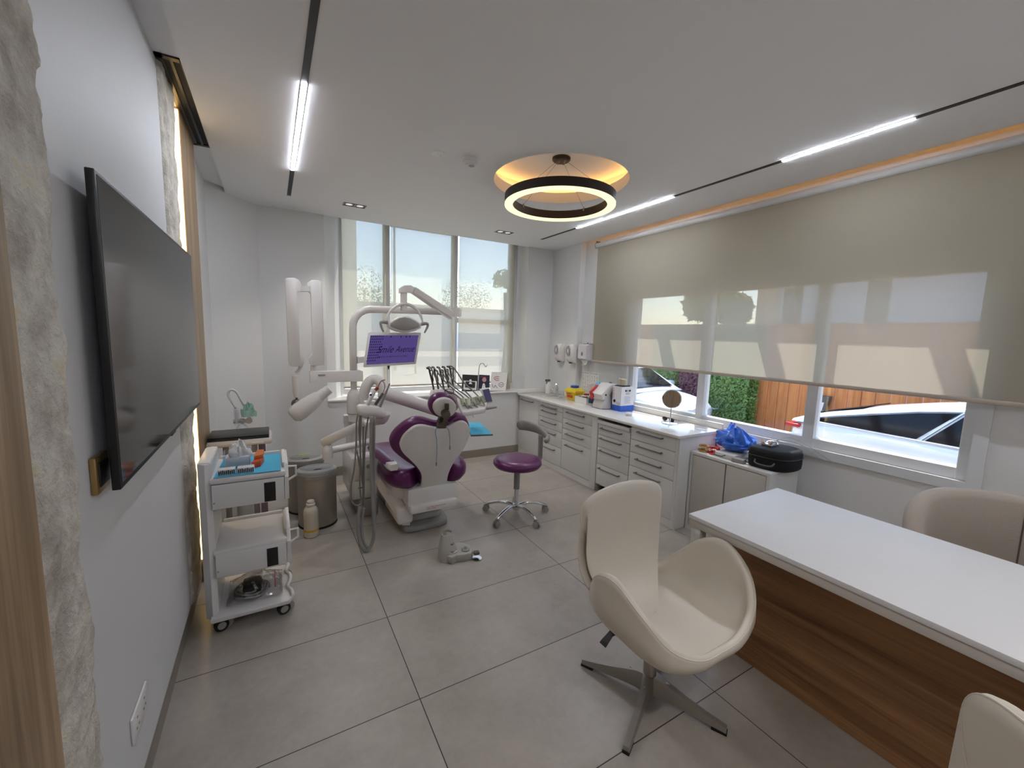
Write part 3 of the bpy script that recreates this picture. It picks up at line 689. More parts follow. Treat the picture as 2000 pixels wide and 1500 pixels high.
def swan_chair(label):
    t = thing('swivel_chair', label, 'chair', (0, 0, 0), 'cream swan-shaped swivel chairs', local=True)
    obj('seat_shell', swan_mesh(), cream, t, smooth=180)
    seam = []
    for i in range(160):
        th = 360*i/160; p = swan_surface(th, 1.0); q = swan_surface(th, .955); s = (p-q).normalized(); d = V((p.x-.035, p.y, 0)).normalized()
        out = (d*s.z-V((0, 0, 1))*math.hypot(s.x, s.y)).normalized(); seam.append(p+out*.031+s*.0035)
    obj('piping', MB().tube(seam, .0028, 6, True), cream, t, label='stitched seam along the shell edge')
    obj('column', MB().cyl((0, 0, .05), (0, 0, .22), .029, n=28).cyl((0, 0, .05), (0, 0, .09), .036, .03, n=28), steel, t)
    obj('collar', MB().cyl((0, 0, .215), (0, 0, .232), .027, n=24), rubber_k, t)
    obj('gas_rod', MB().cyl((0, 0, .22), (0, 0, .36), .0165, n=20), steel, t)
    obj('mount', MB().box(-.09, .09, -.09, .09, .352, .372, b=.008), plastic_dg, t)
    lv = obj('lever', MB().tube([(-.02, -.02, .345), (-.05, -.13, .335), (-.06, -.19, .325)], .006, 8), plastic_k, t)
    obj('paddle', MB().prism([(-.05, -.18, .338), (-.074, -.18, .338), (-.084, -.235, .29), (-.046, -.235, .29)], (0, .012, .012), inset=.004), plastic_k, lv)
    for k in range(4):
        a = R(27+90+90*k-270+360); ca, sa = math.cos(a), math.sin(a)
        def P(r, w, z): return V((r*ca-w*sa, r*sa+w*ca, z))
        L = []
        for r, w, z0, z1 in ((.018, .030, .035, .118), (.05, .022, .034, .112), (.09, .017, .030, .098), (.16, .015, .024, .073), (.24, .0145, .017, .050), (.318, .014, .012, .032)):
            L.append([P(r, -w, z0), P(r, w, z0), P(r, w*.82, z1), P(r, -w*.82, z1)])
        g = obj('leg', MB().rings(L), steel, t, smooth=30)
        obj('foot_pad', MB().rings([[P(r, -.014, 0), P(r, .014, 0), P(r, .014, z), P(r, -.014, z)] for r, z in ((.262, .016), (.321, .0122))]), rubber_k, g, smooth=0)
    # webs between the legs
    for k in range(4):
        a0, a1 = R(27+90+90*k), R(27+180+90*k); pts = []
        for i in range(9):
            u = i/8; a = a0+(a1-a0)*u; r = .034+.055*abs(2*u-1)**2.2
            pts.append((r*math.cos(a), r*math.sin(a)))
        obj('base_web', MB().prism([V((0, 0, .036))]+[V((x, y, .036)) for x, y in pts], (0, 0, .068)), steel, t, smooth=40)
    return t
sw = swan_chair('cream leather swan-shaped swivel chair on a four-star base, in front of the desk')
sw.location = (1.422, 1.14, 0); sw.rotation_euler.z = R(270)
s2 = copytree(sw); s2['label'] = 'second cream swan-shaped chair, only its rounded back showing at the lower right corner'
s2.location = (1.292, -.135, 0); s2.rotation_euler.z = R(320)
# ================================================================ OFFICE TUB CHAIR behind the desk
oc_ = thing('tub_chair', 'taupe fabric tub chair with a curved back behind the desk', 'chair', (2.86, .42, 0), local=True)
def tub(u, v):
    a = R(-118+236*u); hh = .40+.42*(1-(abs(2*u-1))**4*.42)*1.0
    r = .33+.03*math.sin(v*PI)
    return V((r*math.cos(a), r*1.1*math.sin(a), .42+(hh-.42+.06)*v))
mb = MB(); K = 40; rr = []
for i in range(K+1):
    u = i/K; a = R(-120+240*u); e = abs(2*u-1); h = .885-.02*e-.22*e**5; c_, s_ = math.cos(a), math.sin(a); ring_ = []
    for r, z in ((.27, .40), (.275, .6), (.285, h-.04), (.30, h-.008), (.325, h), (.35, h-.008), (.365, h-.04), (.355, .6), (.32, .40)):
        ring_.append(V((r*c_, r*1.12*s_, z)))
    rr.append(ring_)
mb.rings(rr); obj('backrest', mb, taupe, oc_, smooth=60)
obj('seam', MB().tube([(.3665*math.cos(R(k)), .3665*1.12*math.sin(R(k)), z) for k, z in ((-12, .42),)] and [V((q*math.cos(R(10)), q*1.12*math.sin(R(10)), z)) for q, z in ((.2685, .41), (.274, .6), (.2835, .835), (.2995, .872))], .003, 6), mat('seam_thread', (92, 80, 70), .8), oc_)
obj('seat', MB().lathe([(.001, .46), (.22, .46), (.26, .445), (.27, .40), (.25, .36), (.001, .36)], n=36), taupe, oc_)
obj('column', MB().cyl((0, 0, .04), (0, 0, .36), .03, n=20), steel, oc_)
obj('base', MB().lathe([(.001, .0), (.27, 0), (.27, .012), (.05, .03), (.032, .06), (.001, .06)], n=40), steel, oc_)
oc_.location = (2.90, .36, 0)
# ================================================================ PURPLE STOOL
st = thing('operator_stool', 'purple round operator stool with grey curved backrest and five castors', 'stool', (1.84, 3.03, 0))
SX, SY = 1.84, 3.03
obj('seat', MB().lathe([(.001, .452), (.15, .450), (.195, .458), (.214, .482), (.213, .505), (.195, .525), (.14, .536), (.001, .532)], (SX, SY, 0), n=48), purple, st, smooth=180)
obj('seat_plate', MB().cyl((SX, SY, .436), (SX, SY, .452), .12, n=30), plastic_k, st)
obj('gas_cover', MB().cyl((SX, SY, .25), (SX, SY, .436), .027, n=24), plastic_g, st)
obj('gas_column', MB().cyl((SX, SY, .09), (SX, SY, .25), .02, n=24), chrome, st)
hub = obj('hub', MB().lathe([(.03, .06), (.034, .08), (.03, .115), (.02, .12)], (SX, SY, 0), n=28), chrome, st)
for k in range(5):
    a = R(205+72*k); c_, s_ = math.cos(a), math.sin(a)
    P = [V((SX+r*c_, SY+r*s_, z)) for r, z in ((.02, .095), (.09, .112), (.17, .105), (.24, .085), (.285, .068))]
    obj('leg', MB().tube(P, lambda t: .020-.006*t, 12, sm=4, flat=.75), chrome, st, smooth=180)
    e = V((SX+.285*c_, SY+.285*s_, 0)); w = V((-s_, c_, 0))
    q = obj('caster', MB().cyl(e+w*.006+V((0, 0, .027)), e+w*.021+V((0, 0, .027)), .027, n=20).cyl(e-w*.006+V((0, 0, .027)), e-w*.021+V((0, 0, .027)), .027, n=20), plastic_g, st)
    obj('caster_hood', MB().box(-.03, .022, -.012, .012, .03, .062, b=.008, mtx=M.Translation(e) @ M.Rotation(a, 4, 'Z')), gunmetal, q)
rub_g = mat('grey_rubber', (140, 138, 133), .5, var=.03)
obj('back_post', MB().tube([(SX+.10, SY+.03, .440), (SX+.22, SY+.05, .442), (SX+.275, SY+.06, .475), (SX+.28, SY+.06, .56), (SX+.275, SY+.055, .70)], .027, 12, sm=6, flat=.55), rub_g, st, smooth=180)
mb = MB(); rr = []
arc = [(1.985, 3.30, .762, .05), (2.04, 3.285, .758, .052), (2.09, 3.235, .75, .048), (2.125, 3.16, .735, .04), (2.135, 3.07, .715, .033), (2.115, 2.98, .70, .03), (2.07, 2.92, .695, .028), (2.03, 2.90, .695, .024)]
pts = catmull([V(p[:3]) for p in arc], 4); hs = [arc[min(i//4, 7)][3]*(1-(i % 4)/4)+arc[min(i//4+1, 7)][3]*(i % 4)/4 for i in range(len(pts))]
for i, p in enumerate(pts):
    t = (pts[min(i+1, len(pts)-1)]-pts[max(i-1, 0)]).normalized(); o_ = V((t.y, -t.x, 0)).normalized(); k = min(1, i/2.5+.35, (len(pts)-1-i)/2.5+.35)
    rr.append([p+o_*(.020*k*math.cos(2*PI*j/12))+V((0, 0, hs[i]*k*math.sin(2*PI*j/12))) for j in range(12)])
obj('backrest', mb.rings(rr), rub_g, st, smooth=180)
# ================================================================ DENTAL CHAIR
white_gl = mat('dental_white', (226, 222, 218), .25, var=.01, coat=.1)
bracket_m = mat('bracket_metal', (104, 94, 80), .35, .6, var=.03)
dc = thing('dental_chair', 'purple and white dental chair seen from behind its heart-shaped backrest', 'dental chair', (1.05, 3.5, 0))
PB, PT = V((1.0, 3.04, .39)), V((1.0, 2.82, .93))
up = (PT-PB).normalized(); nb = V((1, 0, 0)).cross(up).normalized()
if nb.y > 0: nb = -nb                                  # nb looks back towards the room (-Y)
def zz(pts, p, n): return [apl(640+x*.185, 690+y*.185, p, n) for x, y in pts]
SH = [(1180, 797), (1100, 783), (1010, 765), (930, 775), (860, 820), (800, 880), (765, 950), (768, 1000), (800, 1060), (860, 1120), (930, 1190), (980, 1260), (997, 1320), (992, 1390), (990, 1452), (1120, 1440), (1240, 1415), (1257, 1390), (1270, 1300), (1300, 1220), (1340, 1150), (1400, 1070), (1450, 990), (1490, 900), (1505, 830), (1490, 770), (1460, 735), (1410, 725), (1350, 745), (1290, 775), (1240, 795)]
shell = catmull(zz(SH, PB, nb), 3, True)
obj('backrest_shell', MB().prism(shell, -nb*.03, inset=.008), white_gl, dc, smooth=60)
CU = [(1180, 772), (1090, 750), (1000, 728), (930, 738), (850, 775), (780, 825), (715, 890), (680, 950), (676, 1000), (700, 1060), (760, 1120), (840, 1180), (930, 1240), (985, 1330), (1000, 1400), (1240, 1395), (1285, 1280), (1340, 1160), (1420, 1060), (1475, 985), (1510, 920), (1526, 850), (1516, 780), (1488, 722), (1440, 692), (1390, 688), (1330, 715), (1270, 758)]
cush = catmull(zz(CU, PB, nb), 3, True)
obj('backrest_cushion', MB().prism([p-nb*.025 for p in cush], -nb*.085, inset=.03), purple, dc, smooth=60, label='purple leather backrest cushion')
# headrest
HP = V((1.06, 2.80, 1.04))
hc = apl(640+1226*.185, 690+578*.185, HP, nb)
hr = [(1226+150*math.cos(2*PI*i/40), 572+(126 if math.sin(2*PI*i/40) < 0 else 128)*math.sin(2*PI*i/40)) for i in range(40)]
ho = zz(hr, HP, nb); hi = zz([(1238+(x-1226)*.82, 580+(y-572)*.80) for x, y in hr], HP+nb*.02, nb)
h = obj('headrest', MB().prism(ho, -nb*.075, inset=.026), purple, dc, smooth=180, label='purple leather headrest')
obj('headrest_shell', MB().prism(hi, -nb*.03, inset=.008), white_gl, h, smooth=60)
k0 = apl(640+1250*.185, 690+648*.185, HP+nb*.05, nb)
br = obj('headrest_bracket', MB().prism(zz([(1240, 540), (1282, 540), (1282, 600), (1240, 600)], HP+nb*.035, nb), -nb*.02).prism(zz([(1196, 640), (1236, 600), (1290, 600), (1300, 660), (1255, 720), (1250, 795), (1150, 795), (1165, 735)], HP+nb*.02, nb), -nb*.03, inset=.004), bracket_m, dc, smooth=40)
obj('knob', MB().cyl(k0-nb*.03, k0+nb*.012, .030, n=32), bracket_m, br)
obj('lock_slot', MB().prism(zz([(1185, 690), (1225, 680), (1215, 725), (1172, 735)], HP+nb*.022, nb), nb*.004), rubber_k, br, smooth=0)
for s_, m_, pts in ((0, mat('blue_cord', (120, 160, 200), .7), [(1150, 780), (1136, 830), (1148, 900), (1152, 1000), (1146, 1100), (1145, 1150)]), (1, mat('beaded_cord', (126, 120, 112), .5), [(1250, 775), (1275, 810), (1285, 870), (1288, 940), (1288, 980)])):
    o = obj('bib_cord', MB().tube([p+nb*.006 for p in zz(pts, PB, nb)], .0022, 6, sm=5), m_, dc, label=['pale blue bib cord hanging over the back', 'grey bib cord hanging over the back'][s_])
    e = zz([pts[-1]], PB, nb)[0]+nb*.006; obj('clip', MB().box(e.x-.004, e.x+.004, e.y-.004, e.y+.004, e.z-.025, e.z+.004, b=.002), gunmetal, o)
obj('cable_loop', MB().tube([p+nb*.03 for p in zz([(1170, 690), (1150, 715), (1160, 740), (1200, 738)], HP, nb)], .002, 6, sm=5).tube([p+nb*.03 for p in zz([(1240, 690), (1270, 715), (1300, 705), (1308, 690)], HP, nb)], .002, 6, sm=5), gunmetal, dc)
# seat and leg rest
def flat(pts, z): return [V((x, y, z)) for x, y in catmull2(pts)]
def catmull2(pts, k=5): return [(p.x, p.y) for p in catmull([V((x, y, 0)) for x, y in pts], k, True)]
SEAT = [(.97, 3.11), (.88, 3.02), (.80, 3.03), (.73, 3.14), (.72, 3.35), (.76, 3.6), (.79, 3.9), (.82, 4.25), (.92, 4.42), (1.07, 4.45), (1.22, 4.42), (1.32, 4.25), (1.35, 3.9), (1.37, 3.6), (1.40, 3.35), (1.395, 3.14), (1.33, 3.03), (1.25, 3.02), (1.18, 3.11), (1.07, 3.13)]
def seatz(y): return .0 if y < 3.75 else -(y-3.75)*.18
sc_ = V((1.07, 3.6, 0)); so_ = catmull2(SEAT); L = []
for z, k in ((.40, .80), (.41, .90), (.45, .985), (.49, 1.0), (.525, .985), (.55, .93), (.558, .82), (.552, .6)):
    L.append([V((sc_.x+(x-sc_.x)*k, sc_.y+(y-sc_.y)*(1-(1-k)*.45), z+seatz(y))) for x, y in so_])
obj('seat', MB().rings(L), purple, dc, smooth=180, label='purple leather seat')
L = []
for z, k in ((.16, .55), (.20, .72), (.30, .82), (.39, .86), (.405, .84)):
    L.append([V((sc_.x+(x-sc_.x)*k*.98, 3.5+(y-3.5)*(.62 if z < .25 else .9)*k, z+seatz(y)*.6)) for x, y in so_])
obj('seat_frame', MB().rings(L), white_gl, dc, smooth=60)
obj('rear_cover', MB().box(.86, 1.28, 3.02, 3.3, .25, .405, b=.03), white_gl, dc, smooth=40)
obj('rear_step', MB().box(.875, 1.265, 2.985, 3.2, .21, .28, b=.02), white_gl, dc, smooth=40)
text('print', 'CAUTION  PINCH POINT\nKEEP CLEAR', mat('red_print', (176, 70, 70), .6), dc, (1.0, 2.9845, .248), (1, 0, 0), (0, 0, 1), .014)
obj('backrest_pivot', MB().box(.98, 1.16, 3.075, 3.16, .39, .52, b=.02), plastic_dg, dc, smooth=40)
obj('base', MB().prism([V((x, y, .0)) for x, y in catmull2([(.90, 3.13), (.865, 3.22), (.86, 3.6), (.86, 4.05), (.90, 4.18), (1.06, 4.2), (1.22, 4.18), (1.26, 4.05), (1.26, 3.6), (1.255, 3.22), (1.20, 3.13), (1.05, 3.12)])], (0, 0, .05), inset=.012), plastic_g, dc, smooth=50)
obj('base_cover', MB().prism([V((x, y, .045)) for x, y in catmull2([(.93, 3.22), (.90, 3.32), (.90, 3.9), (.94, 4.0), (1.06, 4.02), (1.18, 4.0), (1.22, 3.9), (1.22, 3.32), (1.19, 3.22), (1.06, 3.2)])], (0, 0, .07), inset=.025), mat('light_grey_plastic', (182, 180, 176), .35), dc, smooth=50)
obj('lift_arm', MB().rings([[V((x+dx, y, z+dz)) for dx, dz in ((-.03, -.05), (.03, -.06), (.035, .04), (-.025, .06))] for x, y, z in ((.735, 3.45, .44), (.75, 3.36, .36), (.80, 3.24, .27), (.845, 3.16, .19), (.88, 3.12, .13))]), white_gl, dc, smooth=50)
obj('lift_housing', MB().box(.80, .93, 3.08, 3.5, .095, .24, b=.03), white_gl, dc, smooth=50)
a_ = obj('armrest', MB().rings([[V((x+w*a, y, z+b)) for a, b in ((-.038, -.012), (.038, -.012), (.045, .006), (.03, .022), (-.03, .022), (-.045, .006))] for x, y, z, w in ((.70, 3.52, .625, .8), (.70, 3.42, .635, 1), (.715, 3.28, .628, 1.05), (.74, 3.16, .612, 1.05), (.755, 3.10, .60, 1))]), purple, dc, smooth=60, label='purple padded armrest')
obj('armrest_cap', MB().rings([[V((x+w*a, y, z+b)) for a, b in ((-.034, -.03), (.034, -.03), (.046, -.008), (.034, .018), (-.034, .018), (-.046, -.008))] for x, y, z, w in ((.752, 3.12, .605, 1.02), (.762, 3.075, .597, 1.0), (.768, 3.05, .592, .75))]), white_gl, a_, smooth=60)
obj('armrest_post', MB().tube([(.705, 3.36, .61), (.692, 3.38, .53), (.70, 3.38, .43), (.75, 3.38, .41)], .032, 12, sm=5, flat=.7), plastic_w, dc, smooth=180)
# ================================================================ DENTAL UNIT (column, bowl, assistant holder with hoses)
du = thing('dental_unit', 'white dental unit with column, spittoon bowl and hanging grey hoses left of the dental chair', 'dental unit', (.70, 3.75, 0))
PX, PY = .602, 3.75
obj('cabinet', MB().box(.545, .735, 3.60, 4.12, .15, .53, b=.03), white_gl, du, smooth=40)
obj('cabinet_front', MB().box(.565, .718, 3.59, 3.605, .335, .50, b=.004).box(.565, .718, 3.59, 3.605, .17, .325, b=.004), plastic_w, du, smooth=40)
obj('dial', MB().cyl((.685, 3.592, .45), (.685, 3.575, .45), .018, n=20), plastic_g, du)
obj('grip_slot', MB().box(.60, .64, 3.586, 3.592, .262, .270), rubber_k, du, smooth=0)
obj('base_foot', MB().box(.60, .765, 3.58, 4.1, 0, .16, b=.02), plastic_g, du, smooth=40)
obj('column', MB().cyl((.665, 3.82, .52), (.665, 3.82, .86), .075, n=32).cyl((.665, 3.82, .60), (.665, 3.82, .605), .077, n=32), white_gl, du)
obj('bottle_holder', MB().rings([[V((x+a, 3.86+b, z)) for a, b in ((-.045, -.04), (.03, -.045), (.035, .04), (-.04, .04))] for x, z in ((.60, .56), (.585, .70), (.57, .80), (.575, .855))]), mat('translucent_white', (216, 212, 208), .3, var=.01), du, smooth=40)
obj('tower', MB().lathe([(.001, .885), (.055, .885), (.058, .895), (.058, 1.03), (.05, 1.06), (.034, 1.085), (.026, 1.095), (.026, 1.166), (.001, 1.166)], (PX, PY, 0), n=36).cyl((PX, PY, .82), (PX, PY, .89), .05, n=30), white_gl, du)
obj('tower_ring', MB().cyl((PX, PY, .884), (PX, PY, .89), .059, n=32), plastic_g, du)
bw = MB(); pr = [(.001, .80), (.03, .803), (.055, .825), (.075, .87), (.08, .895), (.077, .897), (.07, .87), (.05, .83), (.028, .812), (.001, .81)]
obj('spittoon_bowl', bw.lathe(pr, (.80, 3.62, 0), n=36), plastic_w, du, smooth=180)
obj('bowl_arm', MB().box(.66, .80, 3.62, 3.78, .79, .825, b=.012), white_gl, du, smooth=40)
def A(x, y, Y): return ay(x, y, Y)
# folding arm to the assistant's holder
j0, j1 = A(724, 862, 3.62), A(640, 881, 3.36)
obj('lower_arm', MB().tube([j0, j0.lerp(j1, .5), j1], lambda t: .036-.004*t, 14, flat=.8), white_gl, du)
obj('arm_joint', MB().lathe([(.001, -.06), (.036, -.058), (.038, -.01), (.034, .03), (.026, .05), (.001, .052)], j1, n=24), white_gl, du)
j2 = A(637, 862, 3.36); j3 = A(712, 826, 3.24)
def beam(mb, a, b, w0, h0, w1, h1, bev=None):
    a, b = V(a), V(b); d = (b-a).normalized(); s_ = d.cross(V((0, 0, 1))).normalized(); u = s_.cross(d)
    def rg(p, w, h): return [p+s_*(w*x)+u*(h*y) for x, y in ((-.5, -.35), (-.35, -.5), (.35, -.5), (.5, -.35), (.5, .35), (.35, .5), (-.35, .5), (-.5, .35))]
    return mb.rings([rg(a-d*.001, w0*.8, h0*.8), rg(a+d*.006, w0, h0), rg(b-d*.006, w1, h1), rg(b, w1*.8, h1*.8)])
obj('upper_arm', beam(MB(), j2-(j3-j2).normalized()*.03, j3, .05, .065, .045, .06), white_gl, du, smooth=40)
HO = A(726, 803, 3.2)
hold = MB(); rr = []
for i, (dx, w, hgt) in enumerate(((-.105, .02, .03), (-.085, .04, .05), (-.03, .05, .055), (.03, .05, .05), (.085, .045, .045), (.108, .02, .025))):
    c = HO+V((dx, .01*i, -.012*i+.02)); rr.append([c+V((0, w*math.cos(2*PI*j/14), hgt*math.sin(2*PI*j/14))) for j in range(14)])
obj('instrument_holder', hold.rings(rr), white_gl, du, smooth=180)
obj('holder_panel', MB().box(-.045, .045, -.03, .03, -.004, .05, b=.01, mtx=M.Translation(HO+V((.0, .07, .02)))), white_gl, du, smooth=40)
def gun(name, p, q, r, m_, lab): return obj(name, MB().tube([p, p.lerp(q, .5), q], lambda t: r*(1-.25*t), 12), m_, du, label=lab)
g = gun('suction_handle', A(717, 791, 3.17), A(733, 762, 3.17), .017, plastic_w, 'white suction handpiece with a round purple badge'); e = A(724, 771, 3.152)
obj('badge', MB().cyl(e, e+V((0, -.003, 0)), .009, n=20), mat('badge_purple', (96, 40, 110), .4), g)
obj('nozzle', MB().tube([A(733, 762, 3.17), A(738, 757, 3.17)], .013, 12).tube([A(738, 757, 3.17), A(742, 748, 3.17), A(747, 743, 3.17), A(752, 742, 3.17)], .0035, 8, sm=4), mat('copper_brown', (140, 52, 30), .45), g)
g = gun('syringe_handle', A(733, 791, 3.2), A(748, 768, 3.2), .012, plastic_dg, 'dark grey syringe handpiece'); obj('tip', MB().tube([A(748, 768, 3.2), A(751, 757, 3.2), A(750, 748, 3.2), A(747, 744, 3.2)], .004, 8, sm=4), steel, g)
gun('saliva_ejector', A(742, 795, 3.23), A(761, 749, 3.23), .010, plastic_g, 'light grey suction tube in the holder')
hose_g = mat('grey_hose', (134, 132, 128), .5, var=.03)
def hose(pts, r, Y0, Y1=None, lab=None):
    n = len(pts); Y1 = Y0 if Y1 is None else Y1
    if lab: return obj('hose', MB().tube([A(620+x*.24, 730+y*.24, Y0-(Y0-2.975)*max(0, (y-345)/1093)**1.0) for x, y in pts], r, 10, sm=6), hose_g, du, smooth=180, label=lab)
    return obj('hose', MB().tube([A(620+x*.24, 730+y*.24, Y0+(Y1-Y0)*i/(n-1)) for i, (x, y) in enumerate(pts)], r, 10, sm=6), hose_g, du, smooth=180, label=lab)
hose([(330, 330), (318, 400), (316, 560), (300, 760), (275, 900), (268, 990), (285, 1050), (320, 1072), (355, 1058), (372, 1000), (370, 880), (345, 760), (320, 620)], .0062, 3.17, 3.22)
hose([(345, 335), (338, 450), (350, 640), (360, 820), (375, 960), (378, 1040)], .006, 3.19, 3.22)
hose([(358, 340), (350, 480), (348, 680), (345, 860), (350, 980), (368, 1060)], .006, 3.18, 3.2)
hose([(372, 430), (372, 620), (372, 800), (372, 960), (374, 1070)], .006, 3.22)
hose([(415, 340), (395, 480), (382, 700), (380, 900), (376, 1070)], .006, 3.19, 3.2)
hose([(438, 345), (436, 520), (440, 760), (448, 960), (455, 1160), (462, 1300), (440, 1390), (400, 1438), (360, 1410), (336, 1320), (332, 1180), (345, 1080)], .0125, 3.14, 3.05, 'thick grey suction hose looping to the floor')
hose([(465, 350), (460, 520), (458, 760), (462, 960), (466, 1160), (462, 1300), (435, 1400), (408, 1415), (378, 1370), (362, 1280), (364, 1180), (380, 1090)], .0095, 3.17, 3.08, 'second grey suction hose looping to the floor')
# ================================================================ X-RAY ARM on the unit's post
xr = thing('dental_xray', 'white folded dental x-ray arm with tube head hanging left of the unit', 'dental x-ray', (.3, 3.75, 1.16))
obj('mount_arm', MB().rings([[V((x, PY+dy, z+dz)) for dy, dz in ((-.045, -.045), (-.05, .0), (-.04, .047), (.04, .047), (.05, 0), (.045, -.045))] for x, z in ((.262, 1.213), (.27, 1.212), (.655, 1.214), (.672, 1.208))]), white_gl, xr, smooth=40)
obj('name_plate', MB().box(.32, .375, PY-.052, PY-.046, 1.222, 1.236), plastic_g, xr, smooth=0)
def xpoly(pts, Y, th, nm, inset=.006): return obj(nm, MB().prism([A(540+x*.2067, 530+y*.2067, Y) for x, y in pts], (0, th, 0), inset=inset), white_gl, xr, smooth=40)
xpoly([(82, 75), (95, 62), (170, 58), (215, 85), (235, 125), (235, 180), (196, 186), (225, 780), (262, 820), (262, 868), (225, 900), (150, 900), (118, 885), (105, 640)], 3.70, .075, 'fore_arm')
xpoly([(290, 110), (330, 80), (395, 82), (428, 95), (448, 600), (455, 885), (365, 895), (322, 880), (310, 830), (345, 785), (325, 200), (290, 170)], 3.72, .075, 'rear_arm')
xpoly([(205, 132), (320, 140), (320, 190), (205, 186)], 3.715, .05, 'link', .004)
obj('pivot', MB().cyl(A(540+350*.2067, 530+945*.2067, 3.755), A(540+350*.2067, 530+890*.2067, 3.755), .022, n=20), white_gl, xr)
p0 = A(540+235*.2067, 530+890*.2067, 3.74); p1 = A(540+185*.2067, 530+985*.2067, 3.74); p2 = A(540+190*.2067, 530+1190*.2067, 3.74)
obj('wrist', MB().tube([p0+V((0, 0, .02)), p0, p0.lerp(p1, .5), p1+V((0, 0, .02))], .014, 12), white_gl, xr)
obj('handle_grip', MB().tube([p1, p1.lerp(p2, .3), p1.lerp(p2, .75), p2], lambda t: (.030 if t < .5 else .030-.026*(t-.5)), 20), white_gl, xr)
pb = A(540+190*.2067, 530+1250*.2067, 3.74)
obj('ball_joint', MB().ball(pb, .040, 20).cyl(pb, p2, .009, n=12), bracket_m, xr, smooth=180)
h0 = A(540+180*.2067, 530+1350*.2067, 3.68); h1 = A(540+395*.2067, 530+1190*.2067, 3.66); d = (h1-h0).normalized()
hd = obj('tube_head', MB().lathe([(.001, -.035), (.045, -.03), (.068, -.005), (.072, .04), (.068, .12), (.058, .19), (.05, .225), (.001, .23)], h0, d, n=28), white_gl, xr, smooth=50)
L = (h1-h0).length
obj('cone_ring', MB().lathe([(.05, L-.02), (.05, L-.010)], h0, d, n=28), rubber_k, hd)
obj('cone', MB().lathe([(.048, L-.03), (.044, L), (.036, L+.11), (.001, L+.11)], h0, d, n=28), plastic_w, hd)
# ================================================================ OPERATING LAMP on the arched post
ol = thing('operating_lamp', 'white dental operating lamp on an arched post above the purple screen', 'dental lamp', (PX, PY, 1.26))
arch = [(PX, PY, 1.264), (PX, PY, 1.42), (PX, PY, 1.62)]+[(PX+.155-.155*math.cos(R(a)), PY, 1.63+.155*math.sin(R(a))) for a in (12, 30, 50, 70, 85)]+[(PX+.3, PY, 1.79), (1.1, PY, 1.795), (1.49, PY, 1.80)]
obj('post', MB().tube(arch, .031, 18), white_gl, ol, smooth=180)
e0 = A(876, 614, 3.74); obj('end_joint', MB().rings([[V((x, PY+s_*w, 1.80+z)) for s_, z in ((-1, -.04), (-1, .04), (1, .04), (1, -.04))] for x, w in ((1.46, .03), (1.50, .045), (1.56, .045), (1.585, .02))]), white_gl, ol, smooth=30)
t0 = A(882, 617, 3.70); t1 = A(806, 566, 3.58)
obj('swing_arm', beam(MB(), t0, t1, .055, .075, .05, .06), white_gl, ol, smooth=30)
obj('elbow', MB().prism([A(x, y, 3.55) for x, y in ((782, 572), (782, 563), (791, 557), (803, 557), (810, 562), (806, 572), (795, 571), (795, 573))], (0, .06, 0), inset=.004), white_gl, ol, smooth=30)
obj('drop_post', MB().cyl(A(788.5, 571, 3.58), A(788.5, 607, 3.58), .028, n=22), white_gl, ol)
YL = 3.57
yk = catmull([A(x, y, YL) for x, y in ((754, 632), (757, 618), (764, 606), (776, 597), (789, 594), (803, 597), (815, 606), (822, 618), (826, 631))], 4)
obj('yoke', MB().tube(yk, lambda t: .012+.012*math.sin(PI*t), 10, flat=.6), white_gl, ol, smooth=180)
LE = [(757, 633), (766, 626), (778, 619), (790, 616.5), (802, 619), (815, 626), (823, 632), (823, 641), (812, 646), (800, 649), (789, 650), (777, 648), (764, 643), (757, 639)]
lc = sum([A(x, y, YL) for x, y in LE], V())/len(LE)
hd = obj('lamp_head', MB().prism([A(x, y, YL-.03) for x, y in LE], (0, .07, 0), inset=.014), white_gl, ol, smooth=50)
obj('reflector', MB().prism([V((lc.x+(p.x-lc.x)*.84, YL-.034, lc.z+.004+(p.z-lc.z)*.78)) for p in [A(x, y, YL-.03) for x, y in LE]], (0, .012, 0), inset=.003), mat('reflector_grey', (150, 146, 142), .35, .2), hd, smooth=50)
for s_, pts in ((0, [(757, 630), (745, 629), (744, 636), (749, 648)]), (1, [(823, 633), (834, 632), (835, 638), (829, 650)])):
    obj('handle', MB().tube([A(x, y, YL-.02) for x, y in pts], lambda t: .016-.009*t, 10, sm=4), plastic_g, ol, smooth=180)
# ================================================================ MONITOR
mo = thing('dental_monitor', 'small white-framed monitor with a purple screen reading Smile Avenue', 'monitor', (.9, 3.6, 1.28))
TL, TR, BR, BL = A(719, 649.5, 3.66), A(823, 649.5, 3.60), A(812.5, 711, 3.58), A(709.5, 717.5, 3.64)
mx_ = (TR-TL).normalized(); mn = mx_.cross((TL-BL)).normalized()
if mn.y > 0: mn = -mn
def mpt(u, v, o=0): return (TL*(1-u)+TR*u)*(1-v)+(BL*(1-u)+BR*u)*v+mn*o
obj('frame', MB().prism([mpt(u, v) for u, v in ((.02, 0), (.98, 0), (1, .03), (1, .97), (.98, 1), (.02, 1), (0, .97), (0, .03))], -mn*.035, inset=.004), plastic_w, mo, smooth=40)
obj('screen', MB().poly([mpt(.05, .93, .001), mpt(.955, .93, .001), mpt(.955, .085, .001), mpt(.05, .085, .001)]) and (lambda m_: m_)(MB().prism([mpt(.05, .93, .001), mpt(.955, .93, .001), mpt(.955, .085, .001), mpt(.05, .085, .001)], mn*.0006)), emat('screen_purple', (84, 70, 128), .40), mo, smooth=0, label='purple lit screen') 
scr_k = emat('screen_ink', (40, 30, 70), .25)
ru = (mpt(1, .5)-mpt(0, .5)); uu = (mpt(.5, 0)-mpt(.5, 1)); W_ = ru.length
